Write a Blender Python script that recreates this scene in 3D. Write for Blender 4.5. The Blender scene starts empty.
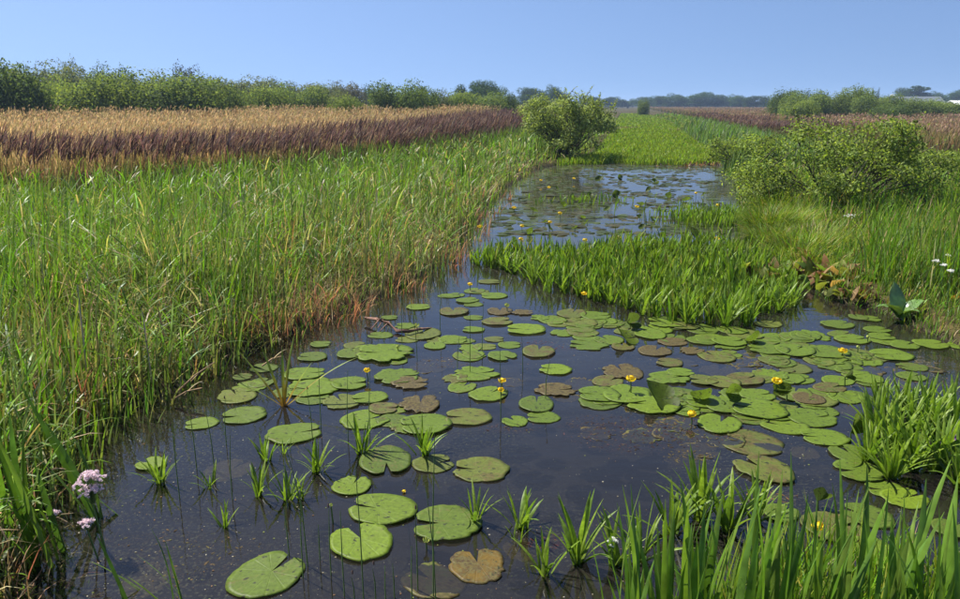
import bpy, math, random
import numpy as np
from mathutils import Vector, Matrix, Quaternion

# ------------------------------------------------------------------ camera, sky, sun, exposure
sc = bpy.context.scene
CAM_H, PITCH, FPX = 2.0, math.radians(14.5), 753.0
cam = bpy.data.cameras.new('camera')
cam.sensor_width = 36.0; cam.lens = FPX / 960 * 36; cam.clip_start = 0.05; cam.clip_end = 20000
cam_o = bpy.data.objects.new('camera', cam); sc.collection.objects.link(cam_o)
cam_o.location = (0, 0, CAM_H); cam_o.rotation_euler = (math.pi / 2 - PITCH, 0, 0)
sc.camera = cam_o

SUN_AZ, SUN_EL = math.radians(-52), math.radians(55)      # azimuth clockwise from +Y
world = bpy.data.worlds.new('World'); sc.world = world; world.use_nodes = True
wn = world.node_tree.nodes; wl = world.node_tree.links; wn.clear()
sky = wn.new('ShaderNodeTexSky'); sky.sky_type = 'NISHITA'; sky.sun_disc = False
sky.sun_elevation = SUN_EL; sky.sun_rotation = SUN_AZ % (2 * math.pi)
sky.altitude = 0; sky.air_density = 1.0
sky.dust_density = 0.5; sky.ozone_density = 6.0
wtc = wn.new('ShaderNodeTexCoord')
wmp = wn.new('ShaderNodeMapping'); wmp.inputs['Scale'].default_value = (1, 1, 0.8); wmp.inputs['Location'].default_value = (0, 0, 0.2)
wnm = wn.new('ShaderNodeVectorMath'); wnm.operation = 'NORMALIZE'
wl.new(wtc.outputs['Generated'], wmp.inputs[0]); wl.new(wmp.outputs[0], wnm.inputs[0]); wl.new(wnm.outputs[0], sky.inputs[0])
bg = wn.new('ShaderNodeBackground'); bg.inputs['Strength'].default_value = 0.071
wo = wn.new('ShaderNodeOutputWorld')
wtn = wn.new('ShaderNodeMix'); wtn.data_type = 'RGBA'; wtn.blend_type = 'MULTIPLY'; wtn.inputs[0].default_value = 1; wtn.inputs[7].default_value = (1.02, 0.96, 0.97, 1)
wl.new(sky.outputs[0], wtn.inputs[6]); wl.new(wtn.outputs[2], bg.inputs[0]); wl.new(bg.outputs[0], wo.inputs[0])

sd = bpy.data.lights.new('sun', 'SUN'); sd.energy = 4.6; sd.angle = math.radians(0.5); sd.color = (1.0, 0.95, 0.86)
sun = bpy.data.objects.new('sun', sd); sc.collection.objects.link(sun)
sdir = Vector((math.sin(SUN_AZ) * math.cos(SUN_EL), math.cos(SUN_AZ) * math.cos(SUN_EL), math.sin(SUN_EL)))
sun.rotation_euler = sdir.to_track_quat('Z', 'Y').to_euler(); sun.location = (-20, 30, 40)

sc.view_settings.view_transform = 'Standard'; sc.view_settings.look = 'None'
sc.view_settings.exposure = 1.1; sc.view_settings.gamma = 1.0
sc.render.engine = 'CYCLES'
sc.cycles.max_bounces = 7; sc.cycles.diffuse_bounces = 3; sc.cycles.glossy_bounces = 3
sc.cycles.transmission_bounces = 5; sc.cycles.transparent_max_bounces = 12; sc.cycles.volume_bounces = 1
sc.cycles.use_denoising = True; sc.cycles.caustics_reflective = False; sc.cycles.caustics_refractive = False

# ------------------------------------------------------------------ helpers
COL = sc.collection
rng = np.random.default_rng(7)
random.seed(7)
PI = math.pi
CP, SP = math.cos(PITCH), math.sin(PITCH)

def at(u, v, z=0.0):
    """point of the place at height z that the camera sees at picture position u, v"""
    dx = (u - 480) / FPX; dy = (299.5 - v) / FPX
    d = (dx, CP + dy * SP, -SP + dy * CP)
    t = (z - CAM_H) / d[2]
    return (d[0] * t, d[1] * t, z)

def aty(u, v, y):
    """point of the place at depth y that the camera sees at u, v"""
    dx = (u - 480) / FPX; dy = (299.5 - v) / FPX
    d = (dx, CP + dy * SP, -SP + dy * CP)
    t = y / d[1]
    return (d[0] * t, y, CAM_H + d[2] * t)

def mpp(p):      # metres per photo pixel at a point
    return (p[1] * CP + (CAM_H - p[2]) * SP) / FPX

def smooth(a, b, x):
    t = np.clip((x - a) / (b - a), 0, 1); return t * t * (3 - 2 * t)

def mesh_np(name, V, quads=None, tris=None, col=None, mat=None, smooth_shade=True):
    me = bpy.data.meshes.new(name)
    V = np.asarray(V, np.float32)
    me.vertices.add(len(V)); me.vertices.foreach_set('co', V.ravel())
    nq = 0 if quads is None else len(quads); nt = 0 if tris is None else len(tris)
    loops = []; starts = []
    if nq: loops.append(np.asarray(quads, np.int32).ravel()); starts.append(np.arange(nq) * 4)
    if nt: loops.append(np.asarray(tris, np.int32).ravel()); starts.append(nq * 4 + np.arange(nt) * 3)
    L = np.concatenate(loops).astype(np.int32); S = np.concatenate(starts).astype(np.int32)
    me.loops.add(len(L)); me.loops.foreach_set('vertex_index', L)
    me.polygons.add(len(S)); me.polygons.foreach_set('loop_start', S)
    me.polygons.foreach_set('use_smooth', np.full(len(S), smooth_shade, dtype=bool))
    me.update(calc_edges=True)
    if col is not None:
        a = me.color_attributes.new('Col', 'FLOAT_COLOR', 'POINT')
        c4 = np.ones((len(V), 4), np.float32); c4[:, :3] = col
        a.data.foreach_set('color', c4.ravel())
    if mat: me.materials.append(mat)
    return me

def obj(name, me, parent=None, loc=(0, 0, 0), rot=(0, 0, 0), scale=(1, 1, 1), color=None):
    o = bpy.data.objects.new(name, me); COL.objects.link(o)
    if parent: o.parent = parent
    o.location = loc; o.rotation_euler = rot; o.scale = scale
    if color is not None: o.color = color
    return o

def tag(o, label=None, cat=None, group=None, kind=None):
    if label: o['label'] = label
    if cat: o['category'] = cat
    if group: o['group'] = group
    if kind: o['kind'] = kind
    return o

def thing(name, label, cat, loc, rotz=0, group=None):
    o = obj(name, None, None, loc, (0, 0, rotz)); o.empty_display_size = 0.1
    return tag(o, label, cat, group)

def tube(pts, radii, sides=5):
    """tapered tube along pts -> V, quads"""
    pts = [Vector(p) for p in pts]; V = []; Q = []
    n = len(pts)
    for i, p in enumerate(pts):
        d = (pts[min(i + 1, n - 1)] - pts[max(i - 1, 0)]).normalized()
        a = d.orthogonal().normalized(); b = d.cross(a)
        for k in range(sides):
            t = 2 * PI * k / sides
            V.append(p + (a * math.cos(t) + b * math.sin(t)) * radii[i])
    for i in range(n - 1):
        for k in range(sides):
            k2 = (k + 1) % sides
            Q.append((i * sides + k, i * sides + k2, (i + 1) * sides + k2, (i + 1) * sides + k))
    return [tuple(v) for v in V], Q

def join(parts):
    V = []; Q = []; off = 0
    for v, q in parts:
        V += list(v); Q += [tuple(i + off for i in f) for f in q]; off = len(V)
    return V, Q

ORD = 'first second third fourth fifth sixth seventh eighth ninth tenth eleventh twelfth thirteenth fourteenth fifteenth sixteenth seventeenth eighteenth nineteenth twentieth'.split()
ORD += ['twenty-' + o for o in ORD[:9]] + ['thirtieth'] + ['thirty-' + o for o in ORD[:9]] + ['fortieth']
# ------------------------------------------------------------------ materials
def new_mat(name):
    m = bpy.data.materials.new(name); m.use_nodes = True
    nt = m.node_tree; nt.nodes.clear()
    return m, nt.nodes, nt.links, nt.nodes.new('ShaderNodeOutputMaterial')

def leaf_mat(name, transl=0.35, rough=0.5, spec=0.35, use_obj=False, tcol=(1.25, 1.2, 0.5), noise=14.0, amount=0.35):
    m, N, L, out = new_mat(name)
    at_ = N.new('ShaderNodeAttribute'); at_.attribute_name = 'Col'
    c = at_.outputs['Color']
    if use_obj:
        oi = N.new('ShaderNodeObjectInfo')
        mx = N.new('ShaderNodeMix'); mx.data_type = 'RGBA'; mx.blend_type = 'MULTIPLY'; mx.inputs[0].default_value = 1
        L.new(c, mx.inputs[6]); L.new(oi.outputs['Color'], mx.inputs[7]); c = mx.outputs[2]
    tc = N.new('ShaderNodeTexCoord'); nz = N.new('ShaderNodeTexNoise'); nz.inputs['Scale'].default_value = noise
    nz.inputs['Detail'].default_value = 2
    L.new(tc.outputs['Object'], nz.inputs['Vector'])
    hs = N.new('ShaderNodeHueSaturation')
    mr = N.new('ShaderNodeMapRange'); mr.inputs[1].default_value = 0.3; mr.inputs[2].default_value = 0.7
    mr.inputs[3].default_value = 1 - amount; mr.inputs[4].default_value = 1 + amount
    L.new(nz.outputs['Fac'], mr.inputs[0]); L.new(mr.outputs[0], hs.inputs['Value']); L.new(c, hs.inputs['Color'])
    p = N.new('ShaderNodeBsdfPrincipled'); p.inputs['Roughness'].default_value = rough
    p.inputs['Specular IOR Level'].default_value = spec
    L.new(hs.outputs[0], p.inputs['Base Color'])
    t = N.new('ShaderNodeBsdfTranslucent')
    tm = N.new('ShaderNodeMix'); tm.data_type = 'RGBA'; tm.blend_type = 'MULTIPLY'; tm.inputs[0].default_value = 1
    tm.inputs[7].default_value = (*tcol, 1); L.new(hs.outputs[0], tm.inputs[6]); L.new(tm.outputs[2], t.inputs['Color'])
    ms = N.new('ShaderNodeMixShader'); ms.inputs[0].default_value = transl
    L.new(p.outputs[0], ms.inputs[1]); L.new(t.outputs[0], ms.inputs[2]); L.new(ms.outputs[0], out.inputs[0])
    return m

def simple_mat(name, col, rough=0.6, spec=0.3, var=0.25, scale=20.0, transl=0.0):
    m, N, L, out = new_mat(name)
    tc = N.new('ShaderNodeTexCoord'); nz = N.new('ShaderNodeTexNoise'); nz.inputs['Scale'].default_value = scale
    nz.inputs['Detail'].default_value = 5
    L.new(tc.outputs['Object'], nz.inputs['Vector'])
    rp = N.new('ShaderNodeValToRGB')
    rp.color_ramp.elements[0].position = 0.3; rp.color_ramp.elements[1].position = 0.7
    rp.color_ramp.elements[0].color = (*[c * (1 - var) for c in col], 1)
    rp.color_ramp.elements[1].color = (*[min(1, c * (1 + var)) for c in col], 1)
    L.new(nz.outputs['Fac'], rp.inputs[0])
    p = N.new('ShaderNodeBsdfPrincipled'); p.inputs['Roughness'].default_value = rough
    p.inputs['Specular IOR Level'].default_value = spec
    L.new(rp.outputs[0], p.inputs['Base Color'])
    if transl:
        t = N.new('ShaderNodeBsdfTranslucent'); L.new(rp.outputs[0], t.inputs['Color'])
        ms = N.new('ShaderNodeMixShader'); ms.inputs[0].default_value = transl
        L.new(p.outputs[0], ms.inputs[1]); L.new(t.outputs[0], ms.inputs[2]); L.new(ms.outputs[0], out.inputs[0])
    else:
        L.new(p.outputs[0], out.inputs[0])
    return m

M_BLADE = leaf_mat('blade', 0.42, 0.45, 0.25, tcol=(1.08, 1.18, 0.55))
M_DRY = leaf_mat('dry_blade', 0.42, 0.7, 0.15, tcol=(1.1, 1.0, 0.8))
M_CROWN = leaf_mat('crown_leaf', 0.50, 0.75, 0.08, use_obj=True, noise=0.8, amount=0.25)
M_NEARLEAF = leaf_mat('shrub_leaf', 0.48, 0.6, 0.15, noise=3.0, amount=0.3)
M_BARK = simple_mat('bark', (0.10, 0.085, 0.065), 0.9, 0.1)
M_STEM = simple_mat('green_stem', (0.09, 0.16, 0.035), 0.5, 0.4)
M_YELLOW = simple_mat('yellow_petal', (0.85, 0.62, 0.02), 0.4, 0.4, 0.12, 60, 0.25)
M_YGREEN = simple_mat('bud_green', (0.45, 0.5, 0.12), 0.4, 0.4, 0.2, 60, 0.15)
M_PINK = simple_mat('pink_petal', (0.88, 0.72, 0.76), 0.6, 0.2, 0.15, 90, 0.3)
M_WHITE = simple_mat('white_petal', (0.82, 0.82, 0.76), 0.6, 0.2, 0.1, 90, 0.3)
M_PURPLE = simple_mat('purple_petal', (0.28, 0.10, 0.42), 0.6, 0.2, 0.2, 90, 0.3)
M_DEADWOOD = simple_mat('dead_stem', (0.17, 0.095, 0.07), 0.8, 0.2, 0.35, 25)

def pad_mat(name, transl=0.22):
    """lily pad: object colour = tint, object alpha = share of decay"""
    m, N, L, out = new_mat(name)
    oi = N.new('ShaderNodeObjectInfo'); tc = N.new('ShaderNodeTexCoord')
    of = N.new('ShaderNodeVectorMath'); of.operation = 'ADD'
    sc_ = N.new('ShaderNodeVectorMath'); sc_.operation = 'SCALE'; sc_.inputs[3].default_value = 60
    cx = N.new('ShaderNodeCombineXYZ'); L.new(oi.outputs['Random'], cx.inputs[0]); L.new(oi.outputs['Random'], cx.inputs[1])
    L.new(cx.outputs[0], sc_.inputs[0]); L.new(tc.outputs['Object'], of.inputs[0]); L.new(sc_.outputs[0], of.inputs[1])
    # radial veins
    sx = N.new('ShaderNodeSeparateXYZ'); L.new(tc.outputs['Object'], sx.inputs[0])
    an = N.new('ShaderNodeMath'); an.operation = 'ARCTAN2'; L.new(sx.outputs[1], an.inputs[0]); L.new(sx.outputs[0], an.inputs[1])
    mu = N.new('ShaderNodeMath'); mu.operation = 'MULTIPLY'; mu.inputs[1].default_value = 13; L.new(an.outputs[0], mu.inputs[0])
    co = N.new('ShaderNodeMath'); co.operation = 'COSINE'; L.new(mu.outputs[0], co.inputs[0])
    pw = N.new('ShaderNodeMapRange'); pw.inputs[1].default_value = 0.86; pw.inputs[2].default_value = 1.0
    pw.inputs[3].default_value = 0.0; pw.inputs[4].default_value = 1.0; L.new(co.outputs[0], pw.inputs[0])
    # blotches
    nz = N.new('ShaderNodeTexNoise'); nz.inputs['Scale'].default_value = 2.6; nz.inputs['Detail'].default_value = 7; nz.inputs['Roughness'].default_value = 0.7
    L.new(of.outputs[0], nz.inputs['Vector'])
    nf = N.new('ShaderNodeTexNoise'); nf.inputs['Scale'].default_value = 16; nf.inputs['Detail'].default_value = 4
    L.new(of.outputs[0], nf.inputs['Vector'])
    v1 = N.new('ShaderNodeMapRange'); v1.inputs[1].default_value = 0.25; v1.inputs[2].default_value = 0.75
    v1.inputs[3].default_value = 0.72; v1.inputs[4].default_value = 1.25; L.new(nf.outputs['Fac'], v1.inputs[0])
    hs = N.new('ShaderNodeHueSaturation'); L.new(v1.outputs[0], hs.inputs['Value']); L.new(oi.outputs['Color'], hs.inputs['Color'])
    vm = N.new('ShaderNodeMix'); vm.data_type = 'RGBA'; vm.blend_type = 'MIX'
    L.new(hs.outputs[0], vm.inputs[6])
    lt = N.new('ShaderNodeHueSaturation'); lt.inputs['Value'].default_value = 1.35; L.new(hs.outputs[0], lt.inputs['Color']); L.new(lt.outputs[0], vm.inputs[7])
    vf = N.new('ShaderNodeMath'); vf.operation = 'MULTIPLY'; vf.inputs[1].default_value = 0.22; L.new(pw.outputs[0], vf.inputs[0]); L.new(vf.outputs[0], vm.inputs[0])
    # decay mask: noise + alpha
    ad = N.new('ShaderNodeMath'); ad.operation = 'ADD'; L.new(nz.outputs['Fac'], ad.inputs[0]); L.new(oi.outputs['Alpha'], ad.inputs[1])
    fz = N.new('ShaderNodeMath'); fz.operation = 'MULTIPLY_ADD'; fz.inputs[1].default_value = 0.45; L.new(nf.outputs['Fac'], fz.inputs[0]); L.new(ad.outputs[0], fz.inputs[2])
    dm = N.new('ShaderNodeMapRange'); dm.inputs[1].default_value = 0.84; dm.inputs[2].default_value = 1.0; L.new(fz.outputs[0], dm.inputs[0])
    rp = N.new('ShaderNodeValToRGB')
    rp.color_ramp.elements[0].color = (0.055, 0.032, 0.015, 1); rp.color_ramp.elements[1].color = (0.12, 0.10, 0.032, 1)
    rp.color_ramp.elements[0].position = 0.35; rp.color_ramp.elements[1].position = 0.62
    L.new(nf.outputs['Fac'], rp.inputs[0])
    fm = N.new('ShaderNodeMix'); fm.data_type = 'RGBA'; L.new(dm.outputs[0], fm.inputs[0]); L.new(vm.outputs[2], fm.inputs[6]); L.new(rp.outputs[0], fm.inputs[7])
    # small dark holes and specks
    vo = N.new('ShaderNodeTexNoise'); vo.inputs['Scale'].default_value = 9; vo.inputs['Detail'].default_value = 3; L.new(of.outputs[0], vo.inputs['Vector'])
    sp = N.new('ShaderNodeMapRange'); sp.inputs[1].default_value = 0.615; sp.inputs[2].default_value = 0.68; L.new(vo.outputs['Fac'], sp.inputs[0])
    f2 = N.new('ShaderNodeMix'); f2.data_type = 'RGBA'; f2.inputs[7].default_value = (0.026, 0.03, 0.012, 1)
    L.new(sp.outputs[0], f2.inputs[0]); L.new(fm.outputs[2], f2.inputs[6])
    p = N.new('ShaderNodeBsdfPrincipled'); p.inputs['Roughness'].default_value = 0.5; p.inputs['Specular IOR Level'].default_value = 0.22
    L.new(f2.outputs[2], p.inputs['Base Color'])
    bp = N.new('ShaderNodeBump'); bp.inputs['Strength'].default_value = 0.35; bp.inputs['Distance'].default_value = 0.01
    bs = N.new('ShaderNodeMath'); bs.operation = 'SUBTRACT'; L.new(nz.outputs['Fac'], bs.inputs[0]); L.new(vf.outputs[0], bs.inputs[1])
    L.new(bs.outputs[0], bp.inputs['Height']); L.new(bp.outputs[0], p.inputs['Normal'])
    tl = N.new('ShaderNodeBsdfTranslucent'); L.new(f2.outputs[2], tl.inputs['Color'])
    mt = N.new('ShaderNodeMixShader'); mt.inputs[0].default_value = transl; L.new(p.outputs[0], mt.inputs[1]); L.new(tl.outputs[0], mt.inputs[2])
    L.new(mt.outputs[0], out.inputs[0])
    return m
M_PAD = pad_mat('lily_pad'); M_RAISED = pad_mat('raised_leaf', 0.6)

# ------------------------------------------------------------------ the channel and its banks
LPX = [(5, 640), (30, 599), (58, 530), (80, 480), (102, 436), (168, 404), (246, 362), (304, 337), (376, 306), (428, 281), (456, 262),
       (476, 236), (488, 216), (510, 190), (540, 170), (596, 157), (612, 135), (618, 120), (622, 113)]
RPX = [(1500, 560), (1250, 440), (1000, 368), (955, 352), (905, 330), (868, 310), (815, 300), (790, 275), (772, 247), (738, 226), (733, 205),
       (735, 182), (726, 166), (700, 145), (668, 122), (641, 113)]
def edge(px):
    P = sorted([at(u, v)[:2][::-1] for u, v in px]); a = np.array(P)
    return np.vstack([[-50, a[0, 1] + (0 if a[0, 1] < 0 else 5)], a, [[400, a[-1, 1] + 0.19 * (400 - a[-1, 0])]]])
LE, RE = edge(LPX), edge(RPX)
def xl(y): return np.interp(y, LE[:, 0], LE[:, 1])
def xr(y): return np.interp(y, RE[:, 0], RE[:, 1])
NEAR_Y, FAR_Y = 1.9, 175.0
def inside(x, y):
    """metres inside the water (negative on land)"""
    return np.minimum(np.minimum(x - xl(y), xr(y) - x), np.minimum(y - NEAR_Y, FAR_Y - y))
def hum(x, y): return 0.05 * np.sin(x * 1.9 + 0.7 * y) * np.sin(y * 1.3 - 0.4 * x) + 0.03 * np.sin(x * 4.1) * np.sin(y * 3.7 + 1)
def gz(x, y):
    d = inside(x, y)
    land = 0.12 + hum(x, y) * smooth(0, 1.5, -d)
    return np.where(d > -0.35, -0.55 + (land + 0.55) * (1 - smooth(-0.35, 0.45, d)), land)

def build_ground():
    ys = np.concatenate([np.linspace(-8, 1.2, 8), np.linspace(1.4, 12, 54), np.linspace(12.4, 32, 40), np.geomspace(33, 190, 40), np.geomspace(205, 3000, 16)])
    s = np.concatenate([-np.geomspace(3000, 9, 26), np.linspace(-8.5, 8.5, 69), np.geomspace(9, 3000, 26)])
    c = 0.5 * (np.maximum(xl(ys), -6) + np.minimum(xr(ys), xl(ys) + 8))
    X = c[:, None] + s[None, :]; Y = np.repeat(ys[:, None], len(s), 1)
    Z = gz(X, Y)
    V = np.stack([X, Y, Z], -1).reshape(-1, 3); n = len(s); r = len(ys)
    i = np.arange(r - 1)[:, None] * n + np.arange(n - 1)[None, :]
    Q = np.stack([i, i + 1, i + n + 1, i + n], -1).reshape(-1, 4)
    m, N, L, out = new_mat('marsh_soil')
    tc = N.new('ShaderNodeTexCoord')
    n1 = N.new('ShaderNodeTexNoise'); n1.inputs['Scale'].default_value = 0.35; n1.inputs['Detail'].default_value = 9; n1.inputs['Roughness'].default_value = 0.65
    n2 = N.new('ShaderNodeTexNoise'); n2.inputs['Scale'].default_value = 9; n2.inputs['Detail'].default_value = 6
    L.new(tc.outputs['Object'], n1.inputs[0]); L.new(tc.outputs['Object'], n2.inputs[0])
    r1 = N.new('ShaderNodeValToRGB'); e = r1.color_ramp.elements
    e[0].position = 0.3; e[0].color = (0.035, 0.04, 0.014, 1); e[1].position = 0.7; e[1].color = (0.10, 0.08, 0.035, 1)
    r2 = N.new('ShaderNodeValToRGB'); e = r2.color_ramp.elements
    e[0].position = 0.35; e[0].color = (0.5, 0.45, 0.4, 1); e[1].position = 0.7; e[1].color = (1.2, 1.15, 1.0, 1)
    L.new(n1.outputs['Fac'], r1.inputs[0]); L.new(n2.outputs['Fac'], r2.inputs[0])
    mx = N.new('ShaderNodeMix'); mx.data_type = 'RGBA'; mx.blend_type = 'MULTIPLY'; mx.inputs[0].default_value = 1
    L.new(r1.outputs[0], mx.inputs[6]); L.new(r2.outputs[0], mx.inputs[7])
    # mud below the water line
    ge = N.new('ShaderNodeNewGeometry'); sx = N.new('ShaderNodeSeparateXYZ'); L.new(ge.outputs['Position'], sx.inputs[0])
    mr = N.new('ShaderNodeMapRange'); mr.inputs[1].default_value = -0.05; mr.inputs[2].default_value = 0.08; L.new(sx.outputs[2], mr.inputs[0])
    md = N.new('ShaderNodeMix'); md.data_type = 'RGBA'; md.inputs[6].default_value = (0.022, 0.021, 0.022, 1)
    L.new(mr.outputs[0], md.inputs[0]); L.new(mx.outputs[2], md.inputs[7])
    p = N.new('ShaderNodeBsdfPrincipled'); p.inputs['Roughness'].default_value = 0.95; p.inputs['Specular IOR Level'].default_value = 0.1
    bp = N.new('ShaderNodeBump'); bp.inputs['Strength'].default_value = 0.6; bp.inputs['Distance'].default_value = 0.05
    L.new(n2.outputs['Fac'], bp.inputs['Height']); L.new(bp.outputs[0], p.inputs['Normal'])
    L.new(md.outputs[2], p.inputs['Base Color']); L.new(p.outputs[0], out.inputs[0])
    tag(obj('ground', mesh_np('ground', V, Q, mat=m)), 'flat marsh ground under the reeds and meadow', kind='structure')
build_ground()

def build_water():
    ys = np.concatenate([np.linspace(1.3, 30, 60), np.linspace(32, FAR_Y + 1, 40)])
    s = np.linspace(0, 1, 9)
    a = xl(ys) - 0.5; b = np.minimum(xr(ys) + 0.5, 20 + ys * 0.3)
    X = a[:, None] + (b - a)[:, None] * s[None]; Y = np.repeat(ys[:, None], len(s), 1)
    V = np.stack([X, Y, np.zeros_like(X)], -1).reshape(-1, 3); n = len(s)
    i = np.arange(len(ys) - 1)[:, None] * n + np.arange(n - 1)[None]
    Q = np.stack([i, i + 1, i + n + 1, i + n], -1).reshape(-1, 4)
    m, N, L, out = new_mat('dark_water')
    tr = N.new('ShaderNodeBsdfTransparent'); tr.inputs[0].default_value = (0.74, 0.72, 0.66, 1)
    gl = N.new('ShaderNodeBsdfGlossy'); gl.inputs['Roughness'].default_value = 0.03; gl.inputs['Color'].default_value = (1, 1, 1, 1)
    fr = N.new('ShaderNodeFresnel'); fr.inputs[0].default_value = 1.45
    tc = N.new('ShaderNodeTexCoord')
    mp = N.new('ShaderNodeMapping'); mp.inputs['Scale'].default_value = (3.0, 7.0, 1); L.new(tc.outputs['Object'], mp.inputs[0])
    nz = N.new('ShaderNodeTexNoise'); nz.inputs['Scale'].default_value = 1.0; nz.inputs['Detail'].default_value = 3; L.new(mp.outputs[0], nz.inputs[0])
    bp = N.new('ShaderNodeBump'); bp.inputs['Strength'].default_value = 0.25; bp.inputs['Distance'].default_value = 0.012
    L.new(nz.outputs['Fac'], bp.inputs['Height']); L.new(bp.outputs[0], gl.inputs['Normal']); L.new(bp.outputs[0], fr.inputs['Normal'])
    ms = N.new('ShaderNodeMixShader'); L.new(fr.outputs[0], ms.inputs[0]); L.new(tr.outputs[0], ms.inputs[1]); L.new(gl.outputs[0], ms.inputs[2])
    mk = N.new('ShaderNodeBsdfDiffuse'); mk.inputs[0].default_value = (0.024, 0.021, 0.017, 1)
    m0 = N.new('ShaderNodeMixShader'); m0.inputs[0].default_value = 0.42; L.new(tr.outputs[0], m0.inputs[1]); L.new(mk.outputs[0], m0.inputs[2]); L.new(m0.outputs[0], ms.inputs[1])
    # thin film of dust and pollen; farther off a pale tone imitates sky reflection
    nd = N.new('ShaderNodeTexNoise'); nd.inputs['Scale'].default_value = 55; nd.inputs['Detail'].default_value = 4; L.new(tc.outputs['Object'], nd.inputs[0])
    nb = N.new('ShaderNodeTexNoise'); nb.inputs['Scale'].default_value = 0.9; nb.inputs['Detail'].default_value = 4; L.new(tc.outputs['Object'], nb.inputs[0])
    m1 = N.new('ShaderNodeMapRange'); m1.inputs[1].default_value = 0.53; m1.inputs[2].default_value = 0.72; m1.inputs[4].default_value = 0.5; L.new(nd.outputs['Fac'], m1.inputs[0])
    m2 = N.new('ShaderNodeMapRange'); m2.inputs[1].default_value = 0.44; m2.inputs[2].default_value = 0.66; L.new(nb.outputs['Fac'], m2.inputs[0])
    mm = N.new('ShaderNodeMath'); mm.operation = 'MULTIPLY'; L.new(m1.outputs[0], mm.inputs[0]); L.new(m2.outputs[0], mm.inputs[1])
    sy = N.new('ShaderNodeSeparateXYZ'); L.new(tc.outputs['Object'], sy.inputs[0])
    fy = N.new('ShaderNodeMapRange'); fy.inputs[1].default_value = 8.5; fy.inputs[2].default_value = 12.0; fy.inputs[3].default_value = 0.0; fy.inputs[4].default_value = 0.38; L.new(sy.outputs[1], fy.inputs[0])  # far pool lightened by diffuse colour in place of reflected sky
    mp2 = N.new('ShaderNodeMapping'); mp2.inputs['Scale'].default_value = (1.1, 2.6, 1); L.new(tc.outputs['Object'], mp2.inputs[0])
    ns = N.new('ShaderNodeTexNoise'); ns.inputs['Scale'].default_value = 2.2; ns.inputs['Detail'].default_value = 6; ns.inputs['Roughness'].default_value = 0.65; L.new(mp2.outputs[0], ns.inputs[0])
    ms2 = N.new('ShaderNodeMapRange'); ms2.inputs[1].default_value = 0.42; ms2.inputs[2].default_value = 0.60; L.new(ns.outputs['Fac'], ms2.inputs[0])
    fm2 = N.new('ShaderNodeMath'); fm2.operation = 'MULTIPLY'; L.new(fy.outputs[0], fm2.inputs[0]); L.new(ms2.outputs[0], fm2.inputs[1])
    mxx = N.new('ShaderNodeMath'); mxx.operation = 'MAXIMUM'; L.new(mm.outputs[0], mxx.inputs[0]); L.new(fm2.outputs[0], mxx.inputs[1])
    df = N.new('ShaderNodeBsdfDiffuse'); df.inputs[0].default_value = (0.095, 0.10, 0.068, 1)
    m3 = N.new('ShaderNodeMixShader'); L.new(mxx.outputs[0], m3.inputs[0]); L.new(ms.outputs[0], m3.inputs[1]); L.new(df.outputs[0], m3.inputs[2])
    L.new(m3.outputs[0], out.inputs[0])
    tag(obj('water', mesh_np('water', V, Q, mat=m)), 'dark still water of the drainage channel', kind='structure')
build_water()

# ------------------------------------------------------------------ blades of grass, sedge and reed
def blades(P, L, az, th0, th1, W, c0, c1, segs=4, profile='blade', power=1.6, twist=0.5, mid=None):
    """ribbons: P base (N,3), L length, az lean direction, th0 angle at foot, th1 added towards the tip, W width, c0/c1 foot and tip colour.
    returns V, quads, tris, col, tips"""
    P = np.asarray(P, float); n = len(P)
    t = np.linspace(0, 1, segs + 1)
    th = th0[:, None] + th1[:, None] * (0.5 * (t[:-1] + t[1:]))[None] ** power
    st = L[:, None] / segs
    h = np.concatenate([np.zeros((n, 1)), np.cumsum(np.sin(th) * st, 1)], 1)
    z = np.concatenate([np.zeros((n, 1)), np.cumsum(np.cos(th) * st, 1)], 1)
    C = np.empty((n, segs + 1, 3))
    C[..., 0] = P[:, 0:1] + h * np.sin(az)[:, None]; C[..., 1] = P[:, 1:2] + h * np.cos(az)[:, None]; C[..., 2] = P[:, 2:3] + z
    if profile == 'blade': wp = (0.75 + 0.5 * t) * (1 - t ** 3)
    elif profile == 'plume': wp = np.sin(PI * (0.12 + 0.88 * t)) ** 0.8
    else: wp = np.ones_like(t) * (1 - 0.5 * t)
    sa = az + PI / 2 + rng.normal(0, twist, n)
    S = np.stack([np.sin(sa), np.cos(sa), np.zeros(n)], -1)
    half = 0.5 * W[:, None] * wp[None]
    A = C - S[:, None] * half[..., None]; B = C + S[:, None] * half[..., None]
    V = np.empty((n, 2 * segs + 1, 3)); V[:, 0:2 * segs:2] = A[:, :segs]; V[:, 1:2 * segs:2] = B[:, :segs]; V[:, 2 * segs] = C[:, segs]
    k = 2 * segs + 1; o = (np.arange(n) * k)[:, None, None]
    q1 = np.array([[2 * i, 2 * i + 1, 2 * i + 3, 2 * i + 2] for i in range(segs - 1)])
    Q = (o + q1[None]).reshape(-1, 4) if segs > 1 else np.zeros((0, 4), int)
    T = (o + np.array([[2 * segs - 2, 2 * segs - 1, 2 * segs]])[None]).reshape(-1, 3)
    tt = np.empty(k); tt[0:2 * segs:2] = t[:segs]; tt[1:2 * segs:2] = t[:segs]; tt[-1] = 1
    if mid is None:
        col = c0[:, None] + (c1 - c0)[:, None] * tt[None, :, None]
    else:
        a = np.clip(tt / mid, 0, 1); col = c0[:, None] + (c1 - c0)[:, None] * a[None, :, None]
    return V.reshape(-1, 3), Q, T, col.reshape(-1, 3), C[:, segs]

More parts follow.
